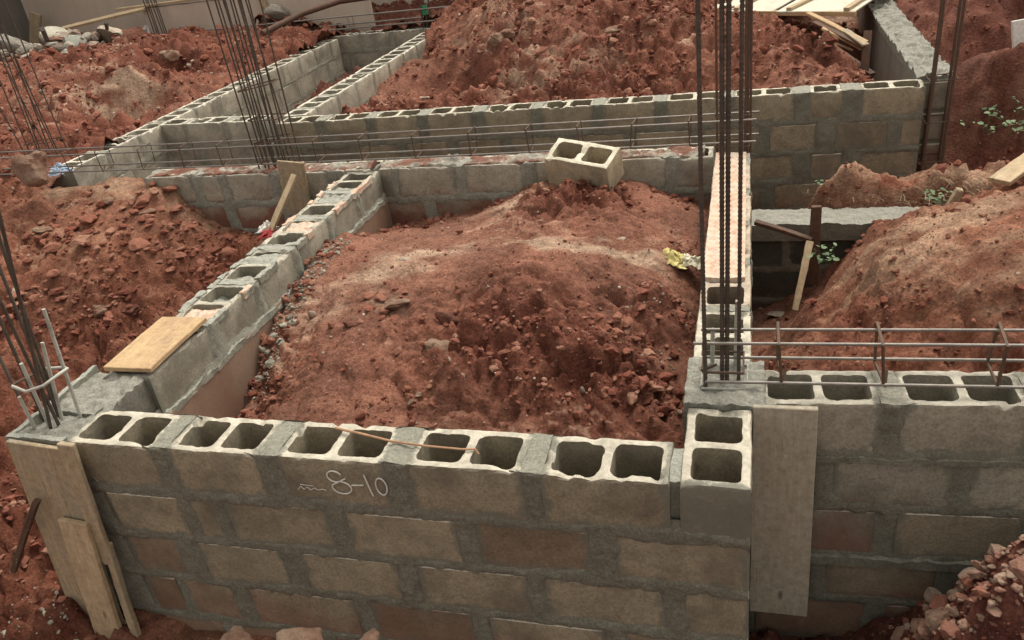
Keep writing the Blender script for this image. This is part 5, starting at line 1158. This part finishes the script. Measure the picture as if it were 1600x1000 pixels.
for i_, (px_, py_, rd_, n_, sm_) in enumerate([(*(-4.14, 2.809, -0.429)[:2], .45, 60, .22), (*(-4.603, 2.966, -0.192)[:2], .3, 40, .2), (*(-5.185, 2.868, -0.221)[:2], .4, 45, .22), (*(-3.783, 2.626, -0.558)[:2], .25, 40, .14), (*(-4.457, 2.181, -0.648)[:2], .22, 40, .14), (*(-5.103, 2.153, -0.587)[:2], .3, 40, .16)]):
    cluster('B', px_, py_, rd_, n_, .035, sm_, 420 + i_, 'flat broken slabs of hard soil on the left slope', M_clod, 'soil_slabs', .45)
for i_, (px_, py_, rd_, n_, sm_) in enumerate([(*(-1.531, 1.312, -0.174)[:2], .16, 18, .15), (*(-0.614, 1.359, -0.239)[:2], .25, 22, .18), (*(-0.4, 1.023, -0.378)[:2], .14, 22, .12), (*(-1.92, 1.482, -0.158)[:2], .2, 12, .12)]):
    cluster('A', px_, py_, rd_, n_, .03, sm_, 430 + i_, 'flat broken slabs of hard soil on the central mound', M_clod, 'soil_slabs', .5)
for i_, (px_, py_, rd_, n_, sm_) in enumerate([(*(0.168, 1.326, -0.343)[:2], .15, 60, .06), (*(0.648, 1.491, -0.221)[:2], .2, 50, .05), (*(0.139, 3.329, -1.122)[:2], .12, 50, .07)]):
    cluster('E', px_, py_, rd_, n_, .012, sm_, 340 + i_, 'broken clods on the right mound')
for i_, (px_, py_, rd_, n_, sm_) in enumerate([(*(0.813, 0.192, -0.477)[:2], .32, 380, .12), (*(0.713, 0.095, -0.602)[:2], .2, 90, .08)]):
    cluster('K', px_, py_, rd_, n_, .02, sm_, 350 + i_, 'pinkish stones on the lower right heap', M_pink, 'rubble_stones')
# mortar droppings along the left wall and in the near left corner
scatter('mortar_crumbs', 'A', 520, -2.60, -2.46, 1.0, 2.3, .010, .07, M_grit, 16, 'grey mortar droppings along the left wall', byrough=False)
for i_, y_ in enumerate((.55, .85, 1.1, 1.35, 1.7, 2.1, 2.6, 3.0)):
    cluster('A', -2.56, y_, .15, 70, .012, .07, 380 + i_, 'loose soil crumbs along the foot of the left wall')
for i_, (x_, y_) in enumerate(((-2.2, 3.2), (-1.8, 3.15), (-.5, 3.15), (-.35, 2.3), (-.3, 1.6), (-.3, 1.0))):
    cluster('A', x_, y_, .16, 60, .012, .07, 390 + i_, 'loose soil crumbs along the foot of the walls')
def rim_crumbs(pts, seed, label):
    g = np.random.default_rng(seed); n = len(pts); s_ = g.uniform(.003, .010, n)
    o = obj('mortar_crumbs', scatter_mesh('mortar_crumbs', np.array(pts) + np.stack([0 * s_, 0 * s_, s_ * .2], 1), s_, M_grit, seed)); o['kind'] = 'stuff'; o['label'] = label
g_ = np.random.default_rng(77)
rim_crumbs([(g_.uniform(-.235, -.005), g_.uniform(.44, .75), .014) for _ in range(60)], 501, 'mortar crumbs on the concrete round the corner bars')
rim_crumbs([(g_.choice([g_.uniform(-2.9, -2.875), g_.uniform(-2.668, -2.645)]), g_.uniform(1.0, 3.2), .002) for _ in range(320)], 502, 'mortar crumbs on the rims of the left wall')
scatter('mortar_crumbs', 'B', 260, -3.5, -2.9, -.5, .2, .01, .06, M_grit, 17, 'grey mortar droppings below the corner boards', byrough=False)
scatter('mortar_crumbs', 'A', 120, -.75, -.3, 1.1, 1.7, .008, .035, M_grit, 18, 'grey crumbs beside the screeded wall', byrough=False)
